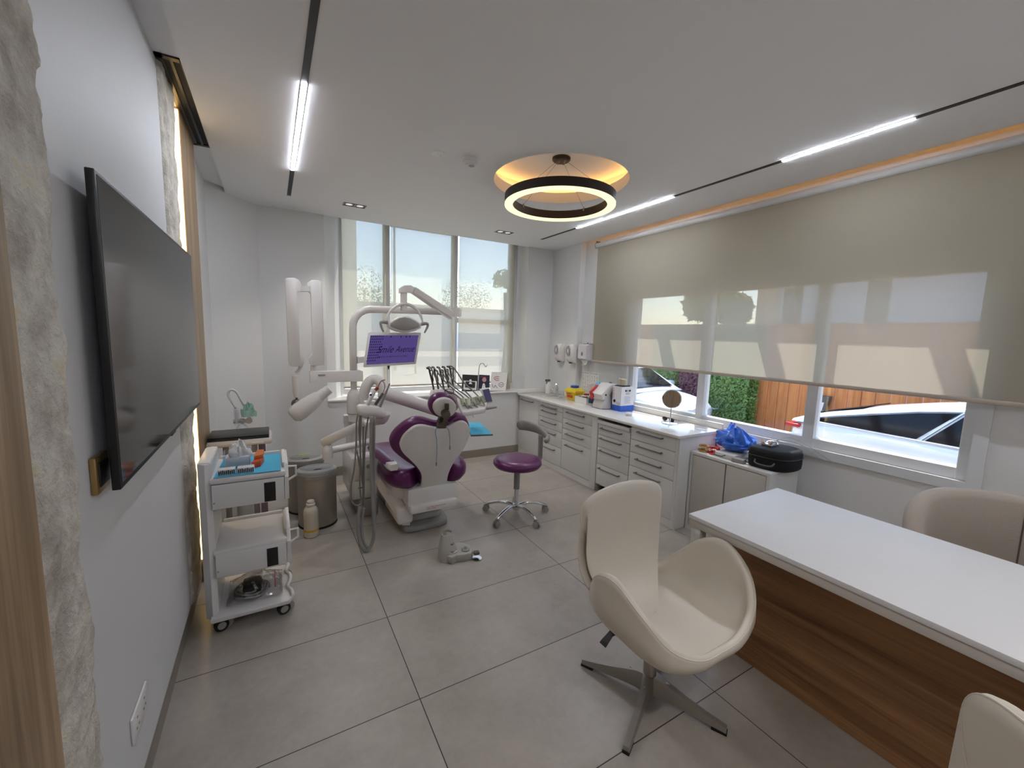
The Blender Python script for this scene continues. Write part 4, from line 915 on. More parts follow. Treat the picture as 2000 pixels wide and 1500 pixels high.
text('lettering', 'Smile', scr_k, mo, mpt(.20, .60, .0025), ru, uu, .085, shear=.45, width=W_*.31)
text('lettering', 'Avenue', scr_k, mo, mpt(.55, .60, .0025), ru, uu, .080, shear=.45, width=W_*.37)
text('lettering', 'DENTAL & AESTHETIC CLINIC', scr_k, mo, mpt(.22, .74, .0025), ru, uu, .017, width=W_*.58)
mb = MB()
for r_ in range(10):
    for c_ in range(7-(1 if r_ in (2, 7) else 0)-(2 if r_ == 9 else 0)):
        u, v = .06+.036*c_-.002*r_, .10+.078*r_; mb.prism([mpt(u, v+.032, .0022), mpt(u+.017, v+.032, .0022), mpt(u+.017, v, .0022), mpt(u, v, .0022)], mn*.0003)
for u in (.42, .61, .71, .78): mb.prism([mpt(u, .15, .0022), mpt(u+.02, .15, .0022), mpt(u+.02, .10, .0022), mpt(u, .10, .0022)], mn*.0003)
obj('desktop_icons', mb, scr_k, mo, smooth=0)
obj('bracket', MB().prism([A(x, y, 3.72) for x, y in ((699, 697), (704, 697), (735, 694), (735, 705), (704, 709), (699, 710))], (0, .07, 0), inset=.004), plastic_w, mo, smooth=30)
q = mpt(.47, 1.0, -.01); obj('camera_stub', MB().cyl(q, q-V((0, 0, .03)), .010, .004, n=12), rubber_k, mo)
# ================================================================ DELIVERY UNIT
dl = thing('instrument_unit', 'white dental instrument unit on a thick arm with five grey hose rods behind the headrest', 'instrument unit', (1.45, 3.5, .9))
obj('goose_arm', MB().tube([A(713, 792, 3.63), A(711, 772, 3.63), A(716, 753, 3.62), A(727, 742, 3.62), A(740, 744, 3.58), A(747, 758, 3.56), A(748, 775, 3.56)], .042, 18, sm=6), white_gl, dl, smooth=180)
obj('spring_arm', MB().tube([A(744, 765, 3.56), A(800, 783, 3.53), A(852, 800, 3.5)], .056, 20), white_gl, dl, smooth=60)
def D(x, y, Y): return ay(820+x*.12, 690+y*.12, Y)
obj('arm_head', MB().prism([D(x, y, 3.42) for x, y in ((235, 640), (280, 605), (400, 590), (560, 600), (640, 720), (640, 900), (420, 960), (260, 900), (225, 750))], (0, .14, 0), inset=.03), white_gl, dl, smooth=60)
ul = D(590, 740, 3.34); 
body = MB(); 
tp = [D(600, 735, 3.40), D(560, 640, 3.62), D(980, 600, 3.62), D(1100, 810, 3.38), D(1060, 900, 3.30), D(690, 960, 3.30)]
obj('console', body.prism(tp, (0, 0, -.045), inset=.01), white_gl, dl, smooth=50)
mint = mat('mint_silicone', (200, 208, 182), .5, var=.03)
hs_ = [(690, 730, 720, 850), (780, 740, 790, 860), (860, 720, 880, 850), (930, 700, 965, 820), (1010, 690, 1060, 800)]
for x0_, y0_, x1_, y1_ in hs_:
    obj('instrument_rest', MB().tube([D(x0_, y0_, 3.37), D((x0_+x1_)/2, (y0_+y1_)/2, 3.36), D(x1_, y1_, 3.345)], .022, 12), mint, dl, smooth=60)
rods = [((240, 660), (205, 480), (160, 300), (150, 255), (110, 240)), ((305, 590), (280, 470), (240, 300), (235, 240), (195, 225)), ((395, 590), (365, 450), (330, 290), (318, 240), (275, 225)), ((470, 560), (445, 430), (410, 280), (398, 230), (360, 222)), ((545, 530), (520, 400), (495, 270), (478, 225), (440, 215))]
cords = [((105, 238), (180, 240), (300, 480), (420, 600), (560, 660), (660, 740), (720, 800)), ((190, 228), (250, 260), (380, 430), (520, 560), (690, 700), (760, 780), (800, 850)), ((280, 222), (340, 280), (460, 450), (600, 580), (740, 680), (830, 760), (870, 830)), ((370, 222), (430, 280), (540, 430), (680, 560), (800, 680), (860, 760), (920, 850)), ((445, 212), (530, 220), (620, 330), (720, 480), (850, 600), (940, 690), (1020, 790))]
instr = [((720, 800), (800, 910), (880, 1045)), ((800, 850), (850, 890), (895, 930)), ((870, 790), (930, 870), (980, 925)), ((935, 720), (965, 760), (990, 800)), ((1005, 760), (1035, 810), (1062, 860))]
for i in range(5):
    Y = 3.50-.012*i
    k = obj('hose_rod', MB().tube([D(x, y, Y) for x, y in rods[i]], .0085, 8, sm=5), plastic_dg, dl, smooth=180)
    x, y = rods[i][2]; mbk = MB()
    mbk.tube([D(x+8, y-20, Y), D(x+48, y-10, Y), D(x+44, y+70, Y), D(x+58, y+140, Y), D(x+40, y+175, Y), D(x+28, y+130, Y)], .0055, 6, sm=4)
    obj('spring_clip', mbk, plastic_dg, k, smooth=180)
    obj('instrument_hose', MB().tube([D(x, y, Y+(3.35-Y)*j/6) for j, (x, y) in enumerate(cords[i])], .0062, 8, sm=6), hose_g, dl, smooth=180)
    a, b, c_ = [D(x, y, 3.325) for x, y in instr[i]]
    o = obj('handpiece', MB().tube([a, b, c_], lambda t: .0085 if t < .55 else .0085-.007*(t-.55)/.45, 10, sm=4), steel, dl, smooth=180)
obj('coiled_cable', MB().tube([D(480+75*math.cos(2*PI*k/24), 620+38*math.sin(2*PI*k/24), 3.40) for k in range(24)], .003, 6, True), plastic_k, dl)
obj('touch_panel', MB().prism([D(975, 590, 3.34), D(1130, 565, 3.34), D(1190, 800, 3.32), D(1100, 820, 3.32)], (0, .012, .004), inset=.003), plastic_w, dl, smooth=40)
obj('panel_display', MB().prism([D(1022, 598, 3.334), D(1128, 578, 3.334), D(1182, 785, 3.314), D(1085, 795, 3.314)], (0, .002, 0)), mat('panel_violet', (86, 84, 128), .35, var=.06, scale=60), dl, smooth=0)
obj('grip', MB().tube([D(1080, 900, 3.30), D(1180, 885, 3.28), D(1250, 875, 3.27)], lambda t: .013-.005*t, 10), plastic_g, dl)
obj('hook_rod', MB().tube([D(940, 640, 3.42), D(950, 420, 3.42), D(965, 230, 3.42), D(985, 175, 3.42), D(1030, 165, 3.42), D(1050, 195, 3.42), D(1075, 218, 3.42), D(1098, 190, 3.42)], .004, 8, sm=6), chrome, dl, smooth=180)
tz = .72
tpts = [az(820+x*.12, 690+y*.12, tz) for x, y in ((760, 1125), (975, 1125), (1190, 1320), (830, 1335))]
obj('tray_plate', MB().prism(tpts, (0, 0, -.012), inset=.003), plastic_dg, dl, smooth=0)
cpt = sum(tpts, V())/4; obj('tray_arm', MB().tube([cpt+V((-.05, .05, -.018)), cpt+V((-.16, .13, -.0)), cpt+V((-.2, .16, .10)), D(620, 850, 3.42)], .014, 10, sm=4), white_gl, dl, smooth=180)
solo('tray_liner', MB().prism([cpt+(p-cpt)*.97+V((0, 0, .001)) for p in tpts], (0, 0, .0015)), bluepaper, 'blue paper liner lying on the dental tray right of the backrest', 'paper sheet', smooth=0)
# ================================================================ FOOT PEDAL
fp = thing('foot_pedal', 'grey dental foot control on the floor between the dental chair and the purple stool', 'foot pedal', (1.1, 2.6, 0))
def Fp(x, y, z): return az(840+x/15, 1020+y/15, z)
b0 = [Fp(x, y, 0) for x, y in ((320, 1060), (430, 1190), (640, 1250), (760, 1180), (1000, 1160), (1220, 1100), (1245, 1020), (1180, 860), (900, 780), (560, 800), (330, 900))]
pl = mat('pedal_grey', (168, 164, 156), .4, var=.02)
obj('housing', MB().prism(b0, (0, 0, .055), inset=.008), pl, fp, smooth=40)
ca = sum([Fp(x, y, 0) for x, y in ((420, 1120), (640, 1200), (600, 1000), (400, 960))], V())/4
obj('tower', MB().rings([[ca+V((sx*w+.0, sy*w*.9+s_, z)) for sx, sy in ((-1, -.6), (-.5, -1), (.5, -1), (1, -.6), (1, .6), (.5, 1), (-.5, 1), (-1, .6))] for w, s_, z in ((.062, 0, .0), (.060, .0, .06), (.052, .012, .10), (.040, .02, .15), (.034, .026, .172))]), pl, fp, smooth=40)
obj('tower_front', MB().rings([[ca+V((sx*w+.015, sy*w*.5-.035+s_, z)) for sx, sy in ((-1, -.6), (-.5, -1), (.5, -1), (1, -.6), (1, 1), (-1, 1))] for w, s_, z in ((.045, 0, 0), (.042, 0.002, .065), (.040, .004, .068))]), mat('pedal_light', (190, 186, 178), .4), fp, smooth=40)
obj('carry_hook', MB().tube([ca+V((-.012, .028, .168)), ca+V((-.01, .03, .20)), ca+V((.012, .02, .205)), ca+V((.03, .008, .196))], .013, 10, sm=4, flat=.5), pl, fp, smooth=180)
obj('button', MB().cyl(ca+V((.018, -.038, .066)), ca+V((.018, -.038, .080)), .016, n=24), plastic_g, fp); obj('button', MB().cyl(ca+V((.02, -.014, .11)), ca+V((.022, -.02, .124)), .015, n=24), plastic_dg, fp)
dk_ = Fp(1040, 790, .06); kd = obj('knob', MB().lathe([(.001, .055), (.030, .055), (.031, .062), (.024, .068), (.001, .068)], (dk_.x, dk_.y, 0), n=30), plastic_g, fp)
obj('knob_top', MB().cyl((dk_.x, dk_.y, .067), (dk_.x, dk_.y, .080), .0105, n=20), plastic_g, kd)
pc = Fp(1380, 1090, .0); obj('pedal_plate', MB().lathe([(.001, .004), (.034, .004), (.036, .008), (.001, .009)], (pc.x, pc.y+.008, 0), n=36), chrome, fp)
pp = Fp(1380, 860, .045); obj('pedal', MB().box(-.024, .022, -.020, .020, .025, .052, b=.012, mtx=M.Translation((pc.x+.004, pc.y+.022, 0)) @ M.Rotation(R(-10), 4, 'Z')), plastic_dg, fp, smooth=40)
# ================================================================ TELEVISION
tv = thing('television', 'large black flat television on the panelled wall at the left', 'television', (-.38, 2.15, 1.57))
ty0, ty1, tz0, tz1 = 1.437, 2.872, 1.163, 1.978
obj('bezel', MB().box(-.379, -.360, ty0, ty1, tz0, tz1, b=.003), plastic_k, tv, smooth=30)
obj('back_cover', MB().rings([[V((x, y, z)) for y, z in ((ty0+k, tz0+k), (ty1-k, tz0+k), (ty1-k, tz1-k), (ty0+k, tz1-k))] for x, k in ((-.378, .004), (-.390, .05))]), plastic_k, tv, smooth=30)
obj('screen', MB().box(-.3601, -.3594, ty0+.011, ty1-.011, tz0+.016, tz1-.010), mat('tv_screen', (12, 12, 13), .08, var=.0, spec=.32), tv, smooth=0, label='glossy dark screen')
obj('wall_mount', MB().box(-.4095, -.388, 1.8, 2.5, 1.4, 1.75, b=.003), plastic_k, tv, smooth=30)
obj('sensor_bump', MB().box(-.375, -.362, 2.12, 2.2, tz0-.01, tz0+.002, b=.003), plastic_k, tv, smooth=30)
# sockets
s = thing('wall_socket', 'gold-framed black wall socket behind the lower left corner of the television', 'socket', (-.40, 1.50, 1.215))
obj('plate', MB().box(-.4095, -.396, 1.405, 1.500, 1.165, 1.262, b=.003), mat('brass', (168, 140, 92), .3, .8), s, smooth=30)
obj('module', MB().box(-.397, -.3925, 1.418, 1.487, 1.182, 1.245, b=.002), plastic_k, s, smooth=30)
s = thing('wall_socket', 'white double socket plate low on the white wall panel', 'socket', (-.40, 1.60, .36))
obj('plate', MB().box(-.4095, -.402, 1.532, 1.700, .325, .412, b=.003), plastic_w, s, smooth=30)
mb = MB()
for y in (1.577, 1.655):
    for dy, dz in ((0, .018), (-.011, -.012), (.011, -.012)): mb.box(-.4025, -.4016, y+dy-.004, y+dy+.004, .366+dz-.003, .366+dz+.003)
obj('sockets', mb, plastic_dg, s, smooth=0)
# ================================================================ TROLLEY
tr = thing('dental_trolley', 'white two-drawer dental trolley on castors beside the glowing wall strip', 'trolley', (-.13, 2.68, 0))
X0, X1, Y0, Y1 = -.30, .045, 2.50, 2.885
def shelf(name, z, lip=.03):
    mb = MB().box(X0, X1, Y0, Y1, z-.035, z, b=.014)
    mb.box(X1-.018, X1+.004, Y0+.06, Y1-.03, z-.005, z+lip, b=.007); mb.box(X0+.02, X1-.02, Y1-.016, Y1, z-.005, z+lip*.6, b=.006)
    return obj(name, mb, plastic_w, tr, smooth=40)
shelf('top_tray', .835); shelf('middle_shelf', .450)
def drw(z0, z1):
    d = obj('drawer', MB().box(X0+.012, X1-.010, Y0-.004, Y0+.014, z0, z1, b=.003), plastic_w, tr, smooth=40)
    obj('label_window', MB().box(-.060, -.007, Y0-.006, Y0-.003, z0+.004, z1-.018, b=.006), plastic_k, d, smooth=40)
    obj('lock', MB().cyl((X0+.02, Y0-.006, z0+.035), (X0+.02, Y0-.003, z0+.035), .0045, n=12), plastic_g, d)
    obj('drawer_box', MB().box(X0+.02, X1-.02, Y0+.014, Y1-.02, z0+.004, z1-.004), plastic_w, tr, smooth=0)
    obj('side_cheek', MB().rings([[V((x, y, z)) for y, z in ((Y0-.003, z0+.004), (Y0-.003, z1), (Y0+.05, z1+.06), (Y1-.02, z1+.055), (Y1-.02, z0+.03), (Y0+.05, z0-.012))] for x in (X1-.008, X1+.012)]), plastic_w, tr, smooth=30)
    obj('push_handle', MB().tube([(X1+.01, Y0+.06, z1+.038), (X1+.05, Y0+.075, z1+.032), (X1+.052, Y0+.10, z1-.03), (X1+.01, Y0+.09, z1-.05)], .0065, 8, sm=0), plastic_w, tr, smooth=60)
drw(.672, .800); drw(.302, .428)
obj('column', MB().rings([[V((x, y, z)) for x, y in ((X0-.045, Y0+.03), (X0-.012, Y0-.004), (X0+.012, Y0+.02), (X0+.012, Y1-.03), (X0-.012, Y1), (X0-.045, Y1-.03))] for z in (.075, .90, .912)]), plastic_w, tr, smooth=30)
obj('column_cap', MB().box(X0-.04, X0+.01, Y0+.02, Y1-.03, .908, .918, b=.004), plastic_w, tr, smooth=40)
mb = MB()
pts = [(X0-.02, Y0-.03), (X1-.01, Y0-.03), (X1+.012, Y0), (X1+.008, Y0+.06), (X1-.012, Y0+.11), (X1+.004, Y0+.17), (X1+.006, Y0+.24), (X1-.014, Y0+.29), (X1, Y0+.36), (X1-.01, Y1), (X0-.02, Y1)]
mb.prism([V((x, y, .072)) for x, y in pts], (0, 0, .024), inset=.004)
edge = [V((x, y, .10)) for x, y in pts[2:10]]; mb.tube(edge, .010, 8, sm=4)
obj('bottom_shelf', mb, plastic_w, tr, smooth=50)
for x, y in ((X0+.02, Y0+.01), (X1-.035, Y0+.01), (X0+.02, Y1-.03), (X1-.035, Y1-.03)):
    wd = V((.30, -.954, 0)); wc = V((x, y, .033)); k = obj('caster', MB().cyl(wc-wd*.012, wc+wd*.012, .033, n=28), rubber_k, tr)
    obj('wheel_cap', MB().cyl(wc-wd*.016, wc+wd*.016, .020, n=20), plastic_g, k)
    obj('fork', MB().cyl(wc+V((.022, .012, .004))-wd*.016, wc+V((.022, .012, .004))+wd*.014, .030, n=24).cyl((x+.012, y+.006, .05), (x+.012, y+.006, .075), .012, n=12), plastic_g, k, smooth=40)
zt = .8365
sheet = [(-.278, 2.508), (.022, 2.506), (.024, 2.862), (-.262, 2.855)]
solo('paper_sheet', MB().prism([V((x, y, zt)) for x, y in sheet], (0, 0, .0015)), bluepaper, 'blue paper sheet covering the top of the trolley', 'paper sheet', smooth=0)
zt += .002
acr = clearmat('clear_acrylic', (250, 252, 255), .05)
tb = thing('tissue_box', 'clear acrylic tissue box with crumpled white tissues on the trolley', 'tissue box', (-.18, 2.68, zt))
bx0, bx1, by0, by1, bz = -.247, -.118, 2.635, 2.745, zt+.085
obj('case', MB().box(bx0, bx1, by0, by0+.003, zt, bz).box(bx0, bx1, by1-.003, by1, zt, bz).box(bx0, bx0+.003, by0, by1, zt, bz).box(bx1-.003, bx1, by0, by1, zt, bz).box(bx0, bx1, by0, by1, zt, zt+.003), acr, tb, smooth=0)
obj('tissue_stack', MB().box(bx0+.008, bx1-.008, by0+.008, by1-.008, zt+.004, zt+.06, b=.01), paper_w, tb, smooth=40)
random.seed(12)
def crumple(c, rx, ry, h, seed):
    def fn(u, v):
        a = 2*PI*u; r = v; n = NZ.noise(V((math.cos(a)*2.2, math.sin(a)*2.2, seed+v*2.4)))
        n2 = NZ.noise(V((math.cos(a)*5, math.sin(a)*5, seed+v*5)))
        return c+V((rx*r**.6*math.cos(a)*(1+.5*n), ry*r**.6*math.sin(a)*(1+.5*n), h*(1-v)**.6*(1+.7*n)+.018*n2))
    return MB().grid(fn, 40, 10, True)
obj('tissue', crumple(V(((bx0+bx1)/2+.01, (by0+by1)/2, zt+.058)), .052, .045, .075, 3.1), paper_w, tb, smooth=30)
ob = thing('orange_block', 'small orange bristle block on the blue paper of the trolley', 'bur block', (-.095, 2.66, zt))
orange = mat('orange_plastic', (228, 84, 24), .4, var=.05, trans=.15)
obj('body', MB().prism([V((-.115, 2.60, zt)), V((-.075, 2.615, zt)), V((-.058, 2.70, zt)), V((-.095, 2.72, zt))], (0, 0, .035), inset=.004), orange, ob, smooth=30)
obj('lid', MB().prism([V((-.105, 2.64, zt+.035)), V((-.062, 2.66, zt+.035)), V((-.058, 2.715, zt+.05)), V((-.092, 2.72, zt+.05))], (0, 0, .022), inset=.004), mat('orange_mesh', (200, 104, 30), .5, var=.2, scale=90), ob, smooth=30)
for i, (a, lab) in enumerate(((-.262, 'left clear rack of dark dental tips at the front edge of the trolley'), (-.178, 'right clear rack of dark dental tips at the front edge of the trolley'))):
    t = thing('tip_rack', lab, 'tip rack', (a+.04, 2.545, zt), 'tip racks on the trolley')
    obj('case', MB().box(a, a+.076, 2.528, 2.575, zt, zt+.03, b=.002), mat('rack_clear', (214, 216, 216), .25), t, smooth=30)
    mb = MB()
    for k in range(9): mb.box(a+.004+k*.008, a+.009+k*.008, 2.5268, 2.529, zt+.004, zt+.022+(k % 3)*.002)
    obj('tips', mb, rubber_k, t, smooth=0)
bg_ = thing('accessory_bag', 'clear zip bag with a coiled grey hose and black pouch on the bottom trolley shelf', 'bag', (-.14, 2.65, .098))
obj('coiled_hose', MB().tube([V((-.145+(.088-.004*k/8)*math.cos(2*PI*k/20), 2.64+(.10-.004*k/8)*math.sin(2*PI*k/20), .108+.0065*k/10+.006*math.sin(k))) for k in range(72)], .0065, 8), plastic_g, bg_, smooth=180)
obj('pouch', MB().box(-.185, -.095, 2.57, 2.70, .112, .165, b=.012), rubber_k, bg_, smooth=40)
q = V((-.158, 2.556, .168)); text('lettering', 'BY WARE', paper_w, bg_, (-.146, 2.63, .1655), (.25, -1, 0), (1, .25, 0), .022)
def film(u, v):
    x = -.26+.27*u; y = 2.54+.27*v
    return V((x, y, .105+.075*math.sin(PI*u)**.6*math.sin(PI*v)**.5+.008*NZ.noise(V((x*40, y*40, 2)))))
obj('film', MB().grid(film, 26, 26), clearmat('clear_film', (240, 240, 240), .22, .12), bg_, smooth=40)
obj('zip', MB().tube([film(.86, v/8)+V((0, 0, .002)) for v in range(1, 9)], .0022, 6), mat('red_zip', (206, 70, 84), .4), bg_, label='red zip line')
# ================================================================ LAPTOP STAND, LAPTOP, OXYGEN SET
lt = thing('laptop_stand', 'white wheeled stand carrying the laptop behind the trolley', 'stand', (-.2, 3.36, 0))
obj('shelf', MB().box(-.395, -.018, 3.27, 3.56, .800, .842, b=.016), plastic_warm, lt, smooth=40)
obj('drawer_line', MB().box(-.14, -.07, 3.266, 3.271, .812, .824, b=.002), plastic_w, lt, smooth=30)
for x in (-.30, -.13): obj('leg', MB().box(x-.018, x+.018, 3.42, 3.46, .05, .80, b=.004), mat('stand_metal', (150, 146, 150), .35, .6), lt, smooth=30)
obj('foot', MB().box(-.36, -.05, 3.38, 3.50, .01, .05, b=.01), plastic_warm, lt, smooth=40)
obj('panel', MB().box(-.105, -.062, 3.40, 3.415, .2, .80), mat('lilac_panel', (108, 96, 112), .5), lt, smooth=0)
lp = thing('laptop', 'closed black laptop lying on the stand behind the trolley', 'laptop', (-.2, 3.4, .843))
lpm = mat('laptop_black', (24, 24, 26), .35)
obj('base', MB().box(-.388, -.036, 3.285, 3.54, .843, .858, b=.004), lpm, lp, smooth=40); obj('lid', MB().box(-.388, -.036, 3.288, 3.54, .859, .868, b=.004), lpm, lp, smooth=40)
text('lettering', 'ExpertBook', mat('laptop_print', (120, 120, 124), .4), lp, (-.255, 3.40, .8682), (1, 0, 0), (0, 1, 0), .018)
ox = thing('oxygen_set', 'small oxygen cylinder with chrome regulator, mask and curled tube in the left corner', 'oxygen cylinder', (-.22, 4.05, 0))
ocx, ocy = -.235, 4.05
obj('cylinder', MB().lathe([(.06, .0), (.065, .02), (.065, .68), (.06, .73), (.04, .77), (.028, .79), (.02, .80)], (ocx, ocy, 0), n=32), mat('cylinder_white', (206, 208, 206), .3), ox)
obj('green_band', MB().cyl((ocx, ocy, .715), (ocx, ocy, .738), .0625, .058, n=32, cap=False).tube([(ocx-.055, ocy-.05, .735), (ocx-.04, ocy-.065, .74), (ocx+.0, ocy-.07, .745)], .018, 10, sm=3), mat('dark_green', (40, 84, 62), .5), ox)
obj('regulator', MB().cyl((ocx-.06, ocy, .825), (ocx+.075, ocy, .825), .017, n=18).cyl((ocx, ocy, .79), (ocx, ocy, .85), .014, n=18).cyl((ocx+.05, ocy-.03, .83), (ocx+.05, ocy+.02, .83), .026, n=24), chrome, ox)
obj('flow_meter', MB().cyl((ocx-.035, ocy-.015, .80), (ocx-.035, ocy-.015, .935), .019, n=20), acr, ox); obj('flow_core', MB().cyl((ocx-.035, ocy-.015, .81), (ocx-.035, ocy-.015, .925), .010, n=16), plastic_w, ox)
obj('tube', MB().tube([(ocx-.035, ocy-.015, .935), (ocx-.075, ocy-.01, 1.02), (ocx-.085, ocy, 1.06), (ocx-.065, ocy, 1.09), (ocx-.03, ocy+.01, 1.07), (ocx+.0, ocy+.01, 1.0), (ocx+.02, ocy+.02, .95)], .009, 10, sm=6), mat('clear_hose', (206, 208, 208), .25), ox, smooth=180)
obj('mask', crumple(V((ocx+.05, ocy+.0, .86)), .055, .05, .10, 7.7), mat('mask_green', (150, 196, 176), .35, var=.05, alpha=.62), ox, smooth=40)
# ================================================================ WASTE BINS and BOTTLE
def bin_(x, y, sx, H, r, label, word, green):
    b = thing('waste_bin', label, 'waste bin', (x, y, 0), 'grey pedal bins')
    obj('body', MB().lathe([(.001, .012), (r*.97, .012), (r, .02), (r, H-.055)], (x, y, 0), n=56, cap1=False), mat('bin_metal', (170, 163, 152), .42, .45, var=.02, stretch=(1, 1, 20)), b, smooth=40)
    obj('base_ring', MB().lathe([(r*.9, 0), (r*1.015, 0), (r*1.015, .014), (r*.9, .014)], (x, y, 0), n=56, cap0=False, cap1=False), rubber_k, b)
    obj('rim', MB().lathe([(r*.98, H-.06), (r*1.04, H-.056), (r*1.05, H-.03), (r*1.0, H-.022)], (x, y, 0), n=56, cap0=False, cap1=False), plastic_g, b)
    T = M.Translation((x, y, H-.03)) @ M.Rotation(R(-5), 4, 'X')
    lid = obj('lid', MB().lathe([(.001, -.01), (r*1.03, -.01), (r*1.05, .0), (r*1.04, .018), (r*.95, .028), (r*.9, .030), (.001, .034)], n=56).xf(T), mat('lid_grey', (168, 168, 166), .35), b, smooth=40)
    obj('lid_panel', MB().lathe([(.001, .0365), (r*.84, .0335), (r*.86, .031)], n=56).xf(T), mat('lid_dark', (132, 134, 134), .4), lid, smooth=40)
    obj('sensor_slot', MB().box(-.030, .026, -r*.80, -r*.70, .033, .0372, b=.003).xf(T), plastic_k, lid, smooth=30); obj('sensor_lens', MB().box(-.018, .016, -r*.62, -r*.54, .033, .0385, b=.003).xf(T), plastic_g, lid, smooth=30)
    o = T @ V((-r*.62, -r*.12, .0375)); text('lettering', word, paper_w, lid, o, (1, .06, 0), (-.06, 1, -.09), .026, width=r*1.25, depth=.0012)
    if green: obj('sticker', MB().box(-.05, .04, r*.35, r*.62, .034, .0368).xf(T), mat('lime_sticker', (168, 186, 60), .5), lid, smooth=0, label='lime green sticker')
bin_(.288, 3.652, 1, .475, .146, 'grey bin with a lid reading general waste, the nearer of two', 'GENERAL WASTE', False)
bin_(.225, 4.0, 1, .475, .146, 'grey bin with a lid reading medical waste and a lime sticker, behind the other', 'MEDICAL WASTE', True)
bo = thing('bottle', 'white plastic bottle with a yellow ring on the floor before the bins', 'bottle', (.221, 3.425, 0))
obj('body', MB().lathe([(.001, 0), (.046, 0), (.052, .006), (.0535, .012), (.0535, .19), (.050, .215), (.036, .238), (.027, .245), (.027, .25), (.001, .25)], (.221, 3.425, 0), n=36), mat('bottle_white', (206, 200, 182), .35, trans=.1), bo, smooth=50)
obj('yellow_ring', MB().cyl((.221, 3.425, .048), (.221, 3.425, .066), .0541, n=36, cap=False), mat('ring_yellow', (214, 160, 50), .4), bo)
obj('cap', MB().lathe([(.001, .25), (.031, .25), (.032, .262), (.027, .266), (.027, .283), (.023, .288), (.001, .285)], (.221, 3.425, 0), n=28), plastic_warm, bo)
# ================================================================ WALL DISPENSERS and POSTERS
def dispenser(y, X, label):
    z0, z1 = 1.262, 1.505; w = .062
    d = thing('soap_dispenser', label, 'dispenser', (X, y, z0), 'white soap dispensers')
    pr = [(.0, z0+.02), (.0, z1), (-.06, z1), (-.088, z1-.03), (-.092, z1-.10), (-.085, z0+.075), (-.07, z0+.03), (-.05, z0+.01), (-.02, z0+.005)]
    obj('body', MB().rings([[V((X+a*k, y+s_, b)) for a, b in pr] for s_, k in ((-w, .86), (-w*.9, .98), (0, 1.04), (w*.9, .98), (w, .86))]), white_gl, d, smooth=50)
    g = [(math.cos(2*PI*i/24), math.sin(2*PI*i/24)) for i in range(24)]
    def sv(a, b):
        z = z1-.085+b*(.068 if b > 0 else .062); x = -.0935 if z < z1-.03 else -.0935+(z-(z1-.03))*.9
        return V((X+x*1.045-.001, y+a*.040, z))
    obj('window', MB().poly([sv(a, b) for a, b in g]) and MB().prism([sv(a, b) for a, b in g], (-.003, 0, 0)), mat('smoked_window', (146, 146, 148), .2), d, smooth=30)
    obj('mark', MB().prism([sv(a*.22+.02*math.sin(6*b), b*.45)+V((-.0035, 0, 0)) for a, b in g], (-.0008, 0, 0)), paper_w, d, smooth=30)
    obj('spout', MB().box(X-.062, X-.03, y-.022, y+.022, z0-.002, z0+.012, b=.004), rubber_k, d, smooth=30)
dispenser(4.50, 3.379, 'white soap dispenser on the wall nearest the back corner')
dispenser(4.245, 3.379, 'white soap dispenser between the other dispenser and the towel box')
td = thing('towel_dispenser', 'white paper-towel dispenser box with a dark teardrop logo by the blind edge', 'dispenser', (3.42, 3.99, 1.3))
tx, ta, tb_, tz0, tz1 = 3.459, 3.952, 4.15, 1.315, 1.515
lil = mat('pale_lilac_plastic', (212, 206, 212), .3)
obj('body', MB().rings([[V((tx-x, ta+k, z0)), V((tx-x, tb_-k, z0)), V((tx-x, tb_-k, z1)), V((tx-x, ta+k, z1))] for x, k, z0, z1 in ((.012, 0, tz0, tz1), (.07, .005, tz0, tz1), (.11, .02, tz0+.02, tz1-.02))]), lil, td, smooth=30)
obj('back_plate', MB().box(tx-.012, tx, ta-.004, tb_, tz0+.004, tz1+.004), rubber_k, td, smooth=0)
obj('lock', MB().box(tx-.04, tx-.03, 4.03, 4.045, tz1, tz1+.022, b=.002), gunmetal, td, smooth=0)
lg = [(tx-.111, 4.05+.017*math.sin(a)*(1 if math.cos(a) < .6 else .55), 1.39+.021*math.cos(a)*(1.5 if math.cos(a) > .6 else 1)) for a in [2*PI*i/24 for i in range(24)]]
obj('logo', MB().prism([V(p) for p in lg], (-.001, 0, 0)), plastic_dg, td, smooth=0); obj('logo_drop', MB().prism([V((p[0]-.0012, 4.05+(p[1]-4.05)*.5, 1.387+(p[2]-1.387)*.5)) for p in lg], (-.001, 0, 0)), plastic_g, td, smooth=0)
def towel(u, v): return V((tx-.06-.02*v+.006*NZ.noise(V((u*5, v*5, 1))), 3.985+.13*u+.02*v*(.5-u), tz0+.003-.055*v*(1-.5*u+.3*math.sin(u*5))))
obj('paper_towel', MB().grid(towel, 14, 8), paper_w, td, smooth=60, solid=.001)
